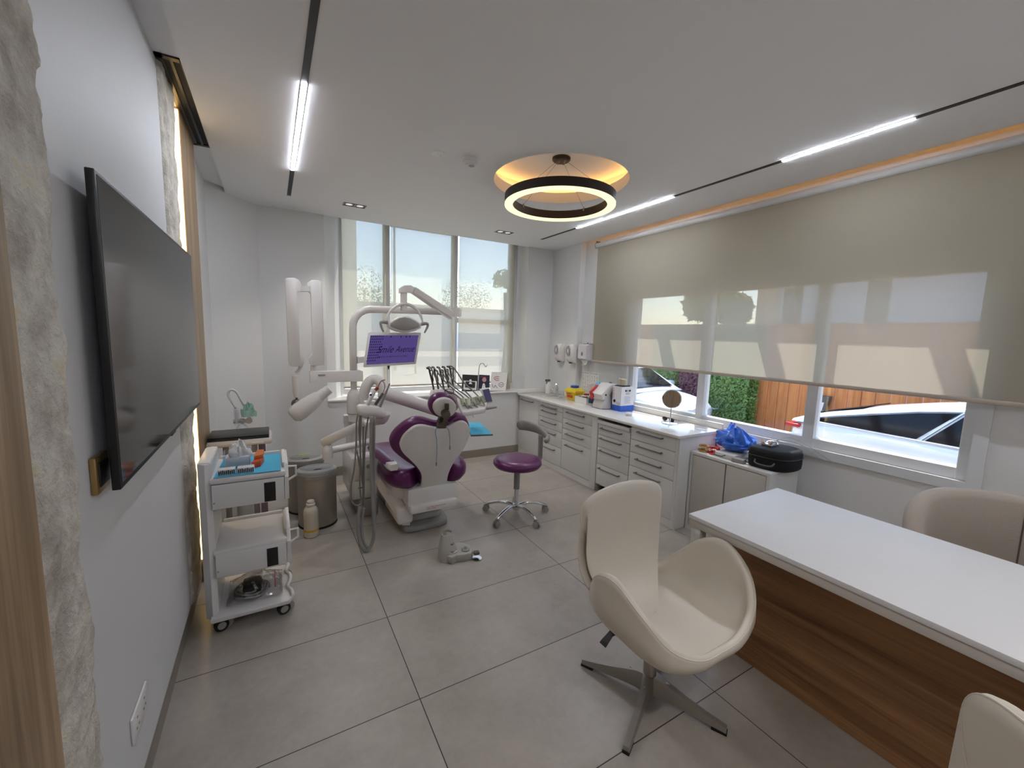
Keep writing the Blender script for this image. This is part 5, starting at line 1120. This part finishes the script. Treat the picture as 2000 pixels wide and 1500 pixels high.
for lab, y0, y1, X in (('left printed hand-washing notice on the wall above the worktop', 4.02, 4.165, 3.459), ('right printed hand-washing notice on the wall above the worktop', 3.845, 3.995, 3.459)):
    p = thing('notice', lab, 'notice', (X, (y0+y1)/2, 1.02), 'printed notices')
    z0, z1 = .935, 1.168
    obj('sheet', MB().box(X-.0012, X, y0, y1, z0, z1), paper_w, p, smooth=0)
    text('heading', 'How to Handwash?' if y0 > 4 else 'How to Handrub?', ink, p, (X-.0014, y1-.006, z1-.022), (0, -1, 0), (0, 0, 1), .017, width=.13)
    mb = MB(); random.seed(int(y0*100))
    for r_ in range(4):
        for c_ in range(3):
            yy = y1-.012-.045*c_; zz_ = z1-.055-.045*r_
            for k in range(3):
                a = random.uniform(0, .02); mb.box(X-.0018, X-.0013, yy-.03+a*.3, yy-.03+a*.3+random.uniform(.006, .016), zz_-.012+.009*k, zz_-.009+.009*k+random.uniform(0, .003))
            mb.box(X-.0018, X-.0013, yy-.034, yy, zz_-.020, zz_-.0185)
    obj('print', mb, plastic_g, p, smooth=0)
# ================================================================ ON THE WORKTOP
WT = .8205
sp = thing('spray_bottle', 'white trigger spray bottle in the back corner of the worktop', 'spray bottle', (3.26, 4.62, WT))
obj('body', MB().lathe([(.001, 0), (.036, 0), (.038, .01), (.038, .11), (.03, .135), (.014, .15), (.014, .165), (.001, .165)], (3.26, 4.62, WT), n=24), plastic_w, sp)
obj('trigger_head', MB().box(3.21, 3.285, 4.608, 4.632, WT+.165, WT+.195, b=.006).box(3.228, 3.238, 4.614, 4.626, WT+.12, WT+.167, b=.003), plastic_dg, sp, smooth=40)
tp_ = thing('tap', 'low chrome mixer tap at the back of the worktop beside the spray bottle', 'tap', (3.30, 4.47, WT))
obj('body', MB().cyl((3.30, 4.47, WT), (3.30, 4.47, WT+.10), .020, n=22), chrome, tp_)
obj('spout', MB().tube([(3.30, 4.47, WT+.075), (3.24, 4.44, WT+.105), (3.18, 4.415, WT+.095), (3.165, 4.41, WT+.075)], .012, 12, sm=4), chrome, tp_, smooth=180); obj('lever', MB().tube([(3.30, 4.47, WT+.105), (3.25, 4.43, WT+.15)], lambda t: .011-.004*t, 10), chrome, tp_)
obj('basin_rim', MB().lathe([(.10, .0005), (.115, .0005), (.115, .004), (.10, .004)], (3.13, 4.36, WT), n=36, cap0=False, cap1=False), quartz, tp_)
cw = thing('glass_tumbler', 'clear glass tumbler beside the yellow sharps container', 'glass', (3.19, 4.215, WT))
obj('wall', MB().lathe([(.001, 0), (.028, 0), (.034, .085), (.032, .085), (.026, .004), (.001, .004)], (3.21, 4.24, WT), n=24), acr, cw)
sh = thing('sharps_container', 'yellow sharps container with a blue lid on the worktop', 'sharps container', (3.26, 4.05, WT))
yel = mat('sharps_yellow', (226, 196, 44), .4)
def rr_(x, y, w, d, z, c=.02): return [V((x+a, y+b, z)) for a, b in ((-w+c, -d), (w-c, -d), (w, -d+c), (w, d-c), (w-c, d), (-w+c, d), (-w, d-c), (-w, -d+c))]
obj('tub', MB().rings([rr_(3.27, 4.06, .072, .082, WT), rr_(3.27, 4.06, .085, .098, WT+.095), rr_(3.27, 4.06, .09, .103, WT+.10)]), yel, sh, smooth=30)
obj('lid', MB().rings([rr_(3.27, 4.06, .093, .106, WT+.10), rr_(3.27, 4.06, .09, .103, WT+.118), rr_(3.27, 4.06, .055, .07, WT+.148), rr_(3.27, 4.06, .05, .065, WT+.15)]), yel, sh, smooth=30)
obj('flap', MB().cyl((3.27, 4.06, WT+.15), (3.27, 4.06, WT+.175), .052, n=30), mat('sharps_blue', (38, 78, 170), .4), sh, label='round blue lid flap')
obj('warning_print', MB().box(3.180, 3.1865, 4.02, 4.11, WT+.075, WT+.082).box(3.183, 3.190, 4.0, 4.10, WT+.03, WT+.06), mat('sharps_red', (190, 66, 40), .5), sh, smooth=0)
wb = thing('carton', 'low open white carton holding small dark odds and ends, right of the sharps container', 'carton', (3.21, 3.78, WT))
mb = MB(); cx0, cx1, cy0, cy1 = 3.15, 3.29, 3.69, 3.90
mb.box(cx0, cx0+.003, cy0+.003, cy1-.003, WT, WT+.075).box(cx1-.003, cx1, cy0+.003, cy1-.003, WT, WT+.075).box(cx0, cx1, cy0, cy0+.003, WT, WT+.075).box(cx0, cx1, cy1-.003, cy1, WT, WT+.075).box(cx0+.0035, cx1-.0035, cy0+.0035, cy1-.0035, WT+.001, WT+.045)
obj('box', mb, paper_w, wb, smooth=0); random.seed(5); mb = MB()
for k in range(11): mb.ball((random.uniform(cx0+.02, cx1-.02), random.uniform(cy0+.02, cy1-.02), WT+.062), (.016, .014, .012), 8, k=6)
obj('contents', mb, mat('brown_bits', (92, 44, 36), .4, var=.4, scale=40), wb); obj('label_bit', MB().box(3.20, 3.24, 3.80, 3.84, WT+.075, WT+.085, b=.003), paper_w, wb, smooth=30)
rt = thing('red_tube', 'red tube with a dark cap lying on the cartons by the sharps container', 'tube', (3.30, 3.83, WT+.1))
obj('body', MB().tube([(3.325, 3.93, WT+.080), (3.32, 3.85, WT+.09)], lambda t: .014-.004*t, 12).cyl((3.325, 3.9, WT), (3.325, 3.9, WT+.066), .02, n=12), mat('red_plastic', (190, 52, 40), .4), rt); obj('cap', MB().cyl((3.32, 3.85, WT+.09), (3.318, 3.82, WT+.094), .010, n=12), plastic_k, rt)
sb = thing('pump_bottle', 'clear pump bottle with a white pump head beside the white carton', 'pump bottle', (3.17, 3.625, WT))
obj('body', MB().lathe([(.001, 0), (.032, 0), (.033, .006), (.033, .115), (.025, .135), (.013, .142), (.013, .15)], (3.17, 3.625, WT), n=24), mat('clear_bottle', (214, 220, 222), .12, alpha=.75), sb)
obj('pump_head', MB().cyl((3.17, 3.625, WT+.15), (3.17, 3.625, WT+.235), .016, n=18).box(3.115, 3.185, 3.61, 3.64, WT+.232, WT+.256, b=.006), plastic_w, sb, smooth=40)
obj('label', MB().cyl((3.17, 3.625, WT+.03), (3.17, 3.625, WT+.095), .0336, n=24, cap=False), mat('navy_print', (60, 74, 110), .4, var=.5, scale=50), sb)
gb = thing('blue_gloves_pack', 'pale blue plastic pack standing behind the pump bottle', 'pack', (3.27, 3.62, WT))
obj('pack', MB().rings([[V((3.30+a*k, 3.665+b*k, WT+z)) for a, b in ((-.03, -.045), (.03, -.05), (.04, .03), (-.03, .04))] for z, k in ((0, 1), (.1, 1.08), (.20, .95), (.255, .6), (.275, .25))]), mat('pale_blue_plastic', (134, 196, 222), .25, var=.1, scale=20), gb, smooth=40)
bb = thing('black_brush', 'black rounded brush head behind the sealing machine', 'brush', (3.35, 3.52, WT)); obj('head', MB().ball((3.35, 3.52, WT+.235), (.03, .035, .045), 16).cyl((3.35, 3.52, WT), (3.35, 3.52, WT+.2), .012, n=10), rubber_k, bb, smooth=180)
# pouch sealing machine
sm = thing('sealing_machine', 'slanted white and red pouch sealing machine on the worktop', 'sealing machine', (3.19, 3.43, WT))
obj('base', MB().rings([[V((x, y, WT+z)) for x, y in ((3.11+k, 3.37), (3.29-k, 3.37), (3.29-k, 3.53), (3.11+k, 3.53))] for z, k in ((0, 0), (.05, .004), (.10, .02), (.17, .05))]), plastic_w, sm, smooth=30)
hd_ = obj('housing', MB().prism([V((3.075, 3.365, WT+.165)), V((3.115, 3.365, WT+.10)), V((3.27, 3.365, WT+.215)), V((3.30, 3.365, WT+.275)), V((3.22, 3.365, WT+.275))], (0, .175, 0), inset=.008), white_gl, sm, smooth=40)
obj('red_lever', MB().prism([V((3.07, 3.515, WT+.168)), V((3.165, 3.515, WT+.243)), V((3.16, 3.515, WT+.251)), V((3.062, 3.515, WT+.18))], (0, .03, 0)).prism([V((3.07, 3.49, WT+.175)), V((3.09, 3.49, WT+.13)), V((3.075, 3.49, WT+.10)), V((3.062, 3.49, WT+.12)), V((3.075, 3.49, WT+.135)), V((3.06, 3.49, WT+.17))], (0, .05, 0)), mat('machine_red', (196, 40, 40), .35), sm, smooth=0)
obj('paper_roll', MB().cyl((3.262, 3.362, WT+.15), (3.262, 3.338, WT+.15), .055, n=32), plastic_dg, sm)
obj('button', MB().box(3.135, 3.155, 3.361, 3.366, WT+.15, WT+.17, b=.003, ), plastic_k, sm, smooth=30)
obj('cable', MB().tube([(3.235, 3.362, WT+.10), (3.215, 3.345, WT+.05), (3.20, 3.335, WT+.012), (3.12, 3.335, WT+.008), (3.085, 3.40, WT+.008), (3.085, 3.52, WT+.008)], .003, 6, sm=5), plastic_k, sm, smooth=180)
# tall white and blue box
tb2 = thing('product_box', 'tall white carton with a blue base band, red lettering and a hand hole', 'carton', (3.30, 3.25, WT))
qx0, qx1, qy0, qy1 = 3.205, 3.395, 3.195, 3.325; H2 = .265
bm_w = mat('carton_white', (224, 224, 226), .5); bm_b = mat('carton_blue', (44, 96, 196), .45)
obj('carton', MB().box(qx0, qx1, qy0, qy1, WT+.062, WT+H2), bm_w, tb2, smooth=0); obj('blue_band', MB().box(qx0-.0004, qx1+.0004, qy0-.0004, qy1+.0004, WT, WT+.062), bm_b, tb2, smooth=0)
obj('hand_hole', MB().tube([(3.27, qy0-.0006, WT+.222), (3.33, qy0-.0006, WT+.222)], .012, 14, flat=.05).ball((3.27, qy0, WT+.222), (.012, .001, .012), 12).ball((3.33, qy0, WT+.222), (.012, .001, .012), 12), rubber_k, tb2)
obj('round_hole', MB().cyl((qx0-.0012, 3.292, WT+.105), (qx0+.001, 3.292, WT+.105), .017, n=24), rubber_k, tb2)
redp = mat('print_red', (196, 48, 56), .5); blup = mat('print_blue', (120, 140, 180), .5)
text('lettering', 'Orofoir', redp, tb2, (qx0-.001, 3.300, WT+.245), (0, 0, -1), (0, 1, 0), .034, width=.115)
text('lettering', 'KENCHE', redp, tb2, (3.265, qy0-.001, WT+.185), (1, 0, 0), (0, 0, 1), .016)
mb = MB()
for k in range(9): mb.box(3.255, 3.255+(.085 if k % 3 else .06), qy0-.0012, qy0-.0006, WT+.16-.009*k, WT+.162-.009*k)
for k in range(4): mb.box(qx0-.0012, qx0-.0006, 3.21, 3.21+.07-.012*k, WT+.095-.008*k, WT+.097-.008*k)
obj('small_print', mb, blup, tb2, smooth=0)
cd_ = thing('candle', 'cream jar candle on a black coaster standing on the tall white carton', 'candle', (3.28, 3.26, WT+H2))
obj('coaster', MB().box(3.225, 3.345, 3.205, 3.318, WT+H2+.0005, WT+H2+.010, b=.003), plastic_k, cd_, smooth=30)
obj('jar', MB().cyl((3.285, 3.262, WT+H2+.011), (3.285, 3.262, WT+H2+.098), .046, n=36, cap=False), acr, cd_); obj('wax', MB().cyl((3.285, 3.262, WT+H2+.012), (3.285, 3.262, WT+H2+.078), .0445, n=36), mat('candle_wax', (232, 218, 184), .5), cd_)
jr = thing('cream_jar', 'tiny white round jar on the worktop before the tall carton', 'jar', (3.13, 3.0, WT))
obj('base', MB().cyl((3.13, 3.0, WT), (3.13, 3.0, WT+.016), .033, n=28), plastic_w, jr); obj('lid', MB().lathe([(.034, .0165), (.034, .026), (.03, .030), (.001, .03)], (3.13, 3.0, WT), n=28), plastic_w, jr)
mi = thing('vanity_mirror', 'round chrome vanity mirror on a thin stand on the worktop', 'mirror', (3.22, 2.56, WT))
mcx, mcy = 3.222, 2.565; mn_ = V((-.80, -.55, .12)).normalized()
obj('base', MB().lathe([(.001, 0), (.072, 0), (.074, .004), (.06, .010), (.012, .014), (.001, .014)], (mcx, mcy, WT), n=36), chrome, mi); obj('stem', MB().cyl((mcx, mcy, WT+.01), (mcx, mcy, WT+.15), .0045, n=12), chrome, mi)
mc_ = V((mcx, mcy, WT+.232)); obj('rim', MB().lathe([(.078, -.008), (.086, -.006), (.086, .006), (.078, .008)], mc_, mn_, n=48, cap0=False, cap1=False), chrome, mi); obj('glass', MB().cyl(mc_-mn_*.004, mc_+mn_*.005, .079, n=48), mat('mirror_glass', (230, 230, 232), .02, 1, var=0), mi)
sg = thing('sunglasses', 'dark sunglasses lying behind the base of the vanity mirror', 'sunglasses', (3.27, 2.62, WT))
for y in (2.68, 2.60): obj('lens', MB().ball((3.285, y, WT+.020), (.010, .030, .020), 14), plastic_k, sg, smooth=180)
obj('frame', MB().tube([(3.285, 2.71, WT+.03), (3.29, 2.64, WT+.033), (3.285, 2.57, WT+.03)], .004, 8, sm=4).tube([(3.285, 2.712, WT+.03), (3.35, 2.70, WT+.012), (3.39, 2.69, WT+.005)], .003, 6).tube([(3.285, 2.568, WT+.03), (3.34, 2.575, WT+.012), (3.39, 2.58, WT+.005)], .003, 6), plastic_dg, sg, smooth=180)
for x, y, lab in ((3.27, 2.40, 'white sheet standing for a patch of sunlight just right of the mirror'), (3.28, 2.27, 'white sheet standing for a patch of sunlight at the right end of the worktop')):
    solo('flat_sheet', MB().box(-.028, .028, -.045, .045, 0, .0012, mtx=M.Translation((x, y, WT+.0005)) @ M.Rotation(R(12), 4, 'Z')), paper_w, lab, 'flat_sheet', 'sunlit patches on the worktop', smooth=0)  # patches of sunlight on the worktop, drawn as thin white sheets
# ================================================================ ON THE BACK SILL
SZ = .8485
pf = thing('photo_frame', 'black photo frame with a white figure print on the back window sill', 'photo frame', (2.25, 4.9, SZ))
def Q(x, y, Y): return ay(820+x*.12, 690+y*.12, Y)
def flat_sheet(root, nm, pts, Y0, m, off=0, lean=.05, th=.012):
    ps = [Q(x, y, Y0+off+(lean if y < 500 else 0)) for x, y in pts]; ps = [V((p.x, p.y, max(p.z, SZ))) for p in ps]; return obj(nm, MB().prism(ps, (0, th, 0)), m, root, smooth=0)
flat_sheet(pf, 'frame', ((700, 345), (950, 357), (935, 628), (685, 615)), 4.88, plastic_k)
flat_sheet(pf, 'mat_board', ((722, 368), (932, 378), (920, 600), (708, 590)), 4.879, paper_w, th=.002); flat_sheet(pf, 'print', ((748, 400), (908, 408), (898, 562), (738, 552)), 4.878, plastic_k, th=.002)
e = Q(823, 465, 4.886); obj('figure', MB().cyl(e+V((0, 0, .018)), e+V((0, -.002, .018)), .016, n=20).prism([Q(795, 500, 4.877), Q(850, 503, 4.877), Q(838, 470, 4.885), Q(810, 468, 4.885)], (0, -.001, 0)), paper_w, pf)
dc2 = thing('leaflet', 'dark navy leaflet standing on the back sill between frame and flip chart', 'leaflet', (2.45, 4.9, SZ)); navy = mat('navy_card', (30, 30, 62), .5)
flat_sheet(dc2, 'cover', ((965, 348), (1138, 358), (1130, 625), (950, 622)), 4.87, navy, th=.004)
e = Q(1047, 430, 4.905); obj('picture', MB().cyl(e+V((0, .0, 0)), e+V((0, -.006, 0)), .030, n=24), mat('pink_print', (206, 150, 150), .6), dc2); obj('title', MB().prism([Q(x, y, 4.913) for x, y in ((980, 378), (1085, 384), (1085, 392), (980, 386))], (0, -.002, 0)), mat('orange_print', (160, 90, 80), .6), dc2, smooth=0)
obj('figure', MB().prism([Q(x, y, 4.866) for x, y in ((1005, 575), (1070, 575), (1058, 500), (1040, 485), (1022, 500))], (0, -.001, 0)), paper_w, dc2, smooth=0)
fc = thing('flip_chart', 'white tent flip chart with pink dental drawings on the right of the back sill', 'flip chart', (2.68, 4.88, SZ))
flat_sheet(fc, 'front_page', ((1170, 302), (1432, 312), (1395, 640), (1140, 622)), 4.86, paper_w, lean=.05, th=.003)
ps = [Q(1432, 312, 4.912), Q(1450, 330, 4.93), Q(1462, 600, 5.0), Q(1395, 648, 4.865)]; obj('back_pages', MB().prism([V((p_.x, p_.y, max(p_.z, SZ))) for p_ in (Q(1172, 303, 4.914), Q(1434, 313, 4.914), Q(1470, 590, 4.99), Q(1200, 580, 4.99))], (0, .004, 0)), mat('mottled_card', (190, 176, 160), .7, var=.2, scale=30), fc, smooth=0)
obj('foot_strip', MB().prism([V((Q(x, y, 4.857).x, 4.857, max(SZ, Q(x, y, 4.857).z))) for x, y in ((1142, 612), (1397, 628), (1395, 645), (1140, 625))], (0, -.002, 0)), navy, fc, smooth=0)
pk = mat('pink_ink', (196, 92, 104), .6); vio = mat('violet_ink', (150, 80, 130), .6)
def stroke(root, nm, pts, m, Yf=4.90): return obj(nm, MB().tube([Q(x, y, 4.859+.05*(1-(y-302)/330)-.002) for x, y in pts], .003, 6, sm=4), m, root)
stroke(fc, 'drawing', ((1290, 378), (1230, 380), (1212, 410), (1245, 440), (1290, 436)), pk); stroke(fc, 'drawing', ((1235, 405), (1285, 412)), pk)
stroke(fc, 'drawing', ((1175, 495), (1190, 545), (1220, 550), (1225, 520), (1265, 562)), vio); stroke(fc, 'drawing', [(1325+36*math.cos(2*PI*k/14), 510+36*math.sin(2*PI*k/14)) for k in range(15)], vio); stroke(fc, 'drawing', ((1305, 505), (1325, 520), (1345, 503)), vio)
# ================================================================ ON THE LOW CUPBOARD
LZ = .6805
amber = mat('amber_resin', (206, 160, 84), .25, trans=.2); redr = mat('red_resin', (214, 52, 60), .25, var=.1)
def jaw(label, cx, cy, m, m2):
    j = thing('jaw_model', label, 'jaw model', (cx, cy, LZ), 'dental jaw models')
    P = [(cx+.028*math.cos(R(a)), cy+.034*math.sin(R(a))) for a in range(-120, 121, 24)]
    obj('lower_arch', MB().tube([V((x, y, LZ+.012)) for x, y in P], .011, 8, sm=2).cyl((cx-.01, cy, LZ), (cx-.01, cy, LZ+.008), .03, n=20), m, j, smooth=180); obj('upper_arch', MB().tube([V((x+.006, y, LZ+.045)) for x, y in P], .011, 8, sm=2), m, j, smooth=180)
    for z, nm in ((LZ+.022, 'lower_teeth'), (LZ+.036, 'upper_teeth')):
        mb = MB()
        for x, y in P: mb.ball((x+.004, y, z), (.006, .006, .007), 8, k=6)
        obj(nm, mb, m2, j)
jaw('amber plastic jaw model at the left end of the low cupboard', 3.11, 2.12, amber, mat('amber_teeth', (236, 220, 180), .3)); jaw('red plastic jaw model beside the blue bag', 3.12, 2.035, redr, paper_w)
bl = thing('blue_bag', 'crumpled shiny blue plastic bag on a case on the low cupboard', 'bag', (3.24, 1.93, LZ))
def bag(u, v):
    a = 2*PI*u; k = math.sin(PI*min(1, v*.92+.08))**.55 if v > .02 else .35
    d = V((math.cos(a), math.sin(a), 0)); n = NZ.noise(V((math.cos(a)*1.6, math.sin(a)*1.6, v*2.6)))
    n2 = NZ.noise(V((math.cos(a)*4.2+9, math.sin(a)*4.2, v*6.0))); n3 = abs(NZ.noise(V((math.cos(a)*3+2, math.sin(a)*3, v*4+7))))
    r = k*(1+.22*n+.16*n2-.22*n3)
    return V((3.235+.125*d.x*r, 1.935+.15*d.y*r, LZ+.045+.155*v*(1+.35*n+.10*n2)))
bmb = MB().grid(bag, 64, 30, True); bluep = mat('blue_plastic_film', (44, 104, 206), .28, var=.08, scale=9, coat=.3)
obj('film', bmb, bluep, bl, smooth=25)
obj('knot', MB().grid(lambda u, v: V((3.30+.03*(1-.5*v)*math.cos(2*PI*u)+.04*v, 2.03+.03*(1-.3*v)*math.sin(2*PI*u), LZ+.17+.07*v+.01*NZ.noise(V((u*9, v*4, 1))))), 20, 6, True), bluep, bl, smooth=25)
gc = thing('grey_case', 'flat grey equipment case under the blue bag', 'case', (3.22, 1.93, LZ))
obj('body', MB().box(3.075, 3.34, 1.83, 2.0, LZ, LZ+.042, b=.010), plastic_w, gc, smooth=40); obj('carry_handle', MB().tube([(3.075, 2.0, LZ+.03), (3.045, 1.985, LZ+.02), (3.045, 1.92, LZ+.02), (3.075, 1.905, LZ+.03)], .004, 8), plastic_dg, gc, smooth=60)
ad = thing('power_adaptor', 'light grey power adaptor at the cupboard edge between blue bag and black case', 'adaptor', (3.09, 1.80, LZ))
obj('body', MB().box(-.03, .03, -.045, .045, 0, .032, b=.006, mtx=M.Translation((3.085, 1.80, LZ)) @ M.Rotation(R(8), 4, 'Z')), plastic_g, ad, smooth=40)
obj('cable', MB().tube([(3.10, 1.757, LZ+.016), (3.115, 1.745, LZ+.012), (3.15, 1.752, LZ+.004)], .003, 6, sm=4), plastic_k, ad)
bc = thing('black_case', 'black zipped hard-shell case with a curved handle on the low cupboard', 'case', (3.24, 1.62, LZ))
cs = [(3.09, 1.735), (3.075, 1.68), (3.08, 1.60), (3.10, 1.53), (3.15, 1.485), (3.24, 1.468), (3.33, 1.475), (3.38, 1.52), (3.395, 1.60), (3.38, 1.69), (3.32, 1.745), (3.2, 1.757)]
bk = mat('case_black', (9, 9, 10), .8, var=.06, scale=60); cpts = catmull([V((x, y, 0)) for x, y in cs], 4, True); cc = sum(cpts, V())/len(cpts)
obj('lower_shell', MB().rings([[cc+(p-cc)*k+V((0, 0, LZ+z)) for p in cpts] for z, k in ((0, .90), (.012, .98), (.05, 1.0), (.088, 1.0))]), bk, bc, smooth=60)
obj('upper_shell', MB().rings([[cc+(p-cc)*k+V((0, 0, LZ+z)) for p in cpts] for z, k in ((.092, 1.0), (.12, 1.0), (.142, .96), (.15, .86))]), bk, bc, smooth=60)
obj('zip', MB().tube([cc+(p-cc)*1.004+V((0, 0, LZ+.09)) for p in cpts], .004, 6, True), plastic_k, bc)
obj('handle', MB().tube([(3.078, 1.675, LZ+.062), (3.05, 1.66, LZ+.045), (3.047, 1.60, LZ+.04), (3.056, 1.55, LZ+.046), (3.088, 1.545, LZ+.062)], .006, 8, sm=4), plastic_dg, bc, smooth=180)
lo = thing('loupe_device', 'small silver device with two lenses lying on the black case', 'device', (3.24, 1.66, LZ+.151))
zq = LZ+.1505
obj('body', MB().box(3.19, 3.25, 1.63, 1.71, zq, zq+.020, b=.007), mat('silver_plastic', (196, 198, 202), .25, .5), lo, smooth=40); obj('clip', MB().tube([(3.25, 1.70, zq+.012), (3.29, 1.70, zq+.02), (3.30, 1.65, zq+.02), (3.26, 1.62, zq+.012)], .006, 8, sm=4), chrome, lo, smooth=180)
for y in (1.645, 1.695): obj('lens_barrel', MB().cyl((3.215, y, zq+.016), (3.19, y, zq+.034), .013, n=18), chrome, lo)
obj('cord', MB().tube([(3.285, 1.66, zq+.02), (3.33, 1.62, zq+.055), (3.38, 1.58, zq+.06), (3.43, 1.50, zq+.02), (3.435, 1.40, zq-.03), (3.435, 1.34, zq-.06), (3.432, 1.42, zq-.05), (3.38, 1.54, zq+.03), (3.30, 1.63, zq+.045), (3.26, 1.66, zq+.02)], .002, 6, sm=5), mat('cord_grey', (176, 176, 174), .5), lo, smooth=180)
solo('red_cloth', crumple(V((3.36, 2.09, LZ+.018)), .05, .06, .09, 4.4), mat('sheer_red', (226, 120, 140), .5, var=.1, alpha=.7), 'small crumpled pink-red sheet against the wall behind the jaw models', 'sheet', smooth=40)
# ================================================================ PARKED CARS
paint = mat('car_paint', (206, 212, 220), .22, .1, var=.0, coat=.6); glass_d = mat('car_glass', (14, 17, 22), .08, var=.0, spec=.28); lamp_r = mat('tail_red', (160, 24, 30), .2)
def car(label, loc, rz):
    c = thing('car', label, 'car', (0, 0, 0), 'silver cars parked outside', local=True)
    ST = [(-1.60, .58, .45, .86, .78), (-1.56, .78, .36, .95, .88), (-1.40, .87, .28, .985, .93), (-1.0, .90, .22, 1.0, .94), (-.3, .91, .20, .98, .93), (.5, .91, .20, .96, .92), (1.15, .90, .22, .95, .91), (1.7, .87, .26, .90, .86), (2.2, .78, .32, .80, .77), (2.36, .58, .40, .68, .64)]
    rr = []
    for x, w, zl, zt, zs in ST:
        H_ = [(.0, zl), (w*.7, zl), (w*.94, zl+.08), (w, zl+.26), (w*.985, zs-.10), (w*.93, zs-.01), (w*.84, zt-.012), (w*.45, zt+.012), (0, zt+.02)]
        rr.append([V((x, y, z)) for y, z in H_]+[V((x, -y, z)) for y, z in reversed(H_[1:-1])])
    obj('body', MB().rings(rr), paint, c, smooth=50, sub=1)
    ys = lambda z: .815-.45*(z-.93)
    rr = []
    for x, zt in ((-1.52, .965), (-1.40, 1.02), (-1.15, 1.10), (-.7, 1.22), (-.25, 1.32), (.1, 1.38), (.4, 1.405), (.62, 1.385), (.9, 1.24), (1.3, 1.0), (1.42, .95)):
        H_ = [(.55, .90), (ys(.93), .93), (ys(zt-.035), zt-.035), (ys(zt-.035)-.05, zt-.006), (.3, zt+.012), (0, zt+.018)]
        rr.append([V((x, y, z)) for y, z in H_]+[V((x, -y, z)) for y, z in reversed(H_[:-1])])
    obj('cabin', MB().rings(rr), paint, c, smooth=50)
    def pane(nm, pts, s, out=.006): obj(nm, MB().prism([V((x, s*(ys(z)+.002), z)) for x, z in pts], V((0, s*out, 0))), glass_d, c, smooth=0)
    for s in (-1, 1):
        pane('quarter_window', [(-1.32, .985), (-.16, .965), (.14, 1.315), (-.2, 1.262), (-.65, 1.155), (-1.0, 1.07)], s)
        pane('door_window', [(-.08, .963), (1.18, .945), (1.12, .985), (.62, 1.315), (.36, 1.345), (.21, 1.328)], s)
        obj('window_trim', MB().tube([V((x, s*(ys(z)+.008), z)) for x, z in ((-1.36, .975), (-.12, .952), (1.24, .932))], .009, 6).tube([V((x, s*(ys(z)+.008), z)) for x, z in ((-.12, .955), (.17, 1.325))], .011, 6).tube([V((x, s*(ys(z)+.006), z)) for x, z in ((-1.36, .985), (-1.0, 1.085), (-.65, 1.17), (-.2, 1.277), (.17, 1.333), (.4, 1.36), (.66, 1.325))], .008, 6), chrome, c, smooth=60)
        obj('mirror', MB().box(.86, 1.05, s*.88, s*1.04, .97, 1.10, b=.04), paint, c, smooth=40)
        obj('tail_lamp', MB().box(-1.585, -1.40, s*.60, s*.868, .845, .90, b=.018), lamp_r, c, smooth=40); obj('head_lamp', MB().box(2.0, 2.33, s*.46, s*.80, .64, .74, b=.03), acr, c, smooth=40)
        for x in (-1.25, 1.45):
            wl = obj('wheel', MB().cyl((x, s*.72, .32), (x, s*.93, .32), .325, n=32), rubber_k, c); obj('rim', MB().cyl((x, s*.90, .32), (x, s*.94, .32), .215, n=24), gunmetal, wl)
    obj('rear_window', MB().prism([V((-1.42, -.5, 1.03)), V((-1.42, .5, 1.03)), V((-.82, .46, 1.212)), V((-.82, -.46, 1.212))], (-.006, 0, .014)), glass_d, c, smooth=0)
    obj('windscreen', MB().prism([V((1.30, -.58, 1.022)), V((1.30, .58, 1.022)), V((.70, .5, 1.37)), V((.70, -.5, 1.37))], (.008, 0, .012)), glass_d, c, smooth=0)
    obj('bumper', MB().box(-1.66, -1.5, -.7, .7, .38, .58, b=.06).box(2.26, 2.42, -.6, .6, .34, .50, b=.06), paint, c, smooth=40)
    c.location = loc; c.rotation_euler.z = rz
    return c
c1 = car('silver car parked close outside the right part of the big window', (7.40, 1.60, GZ), R(-90))
c2 = copytree(c1); c2['label'] = 'silver car outside the left end of the big window, before the hedge'; c2.location = (7.15, 7.5, GZ); c2.rotation_euler.z = R(-88)
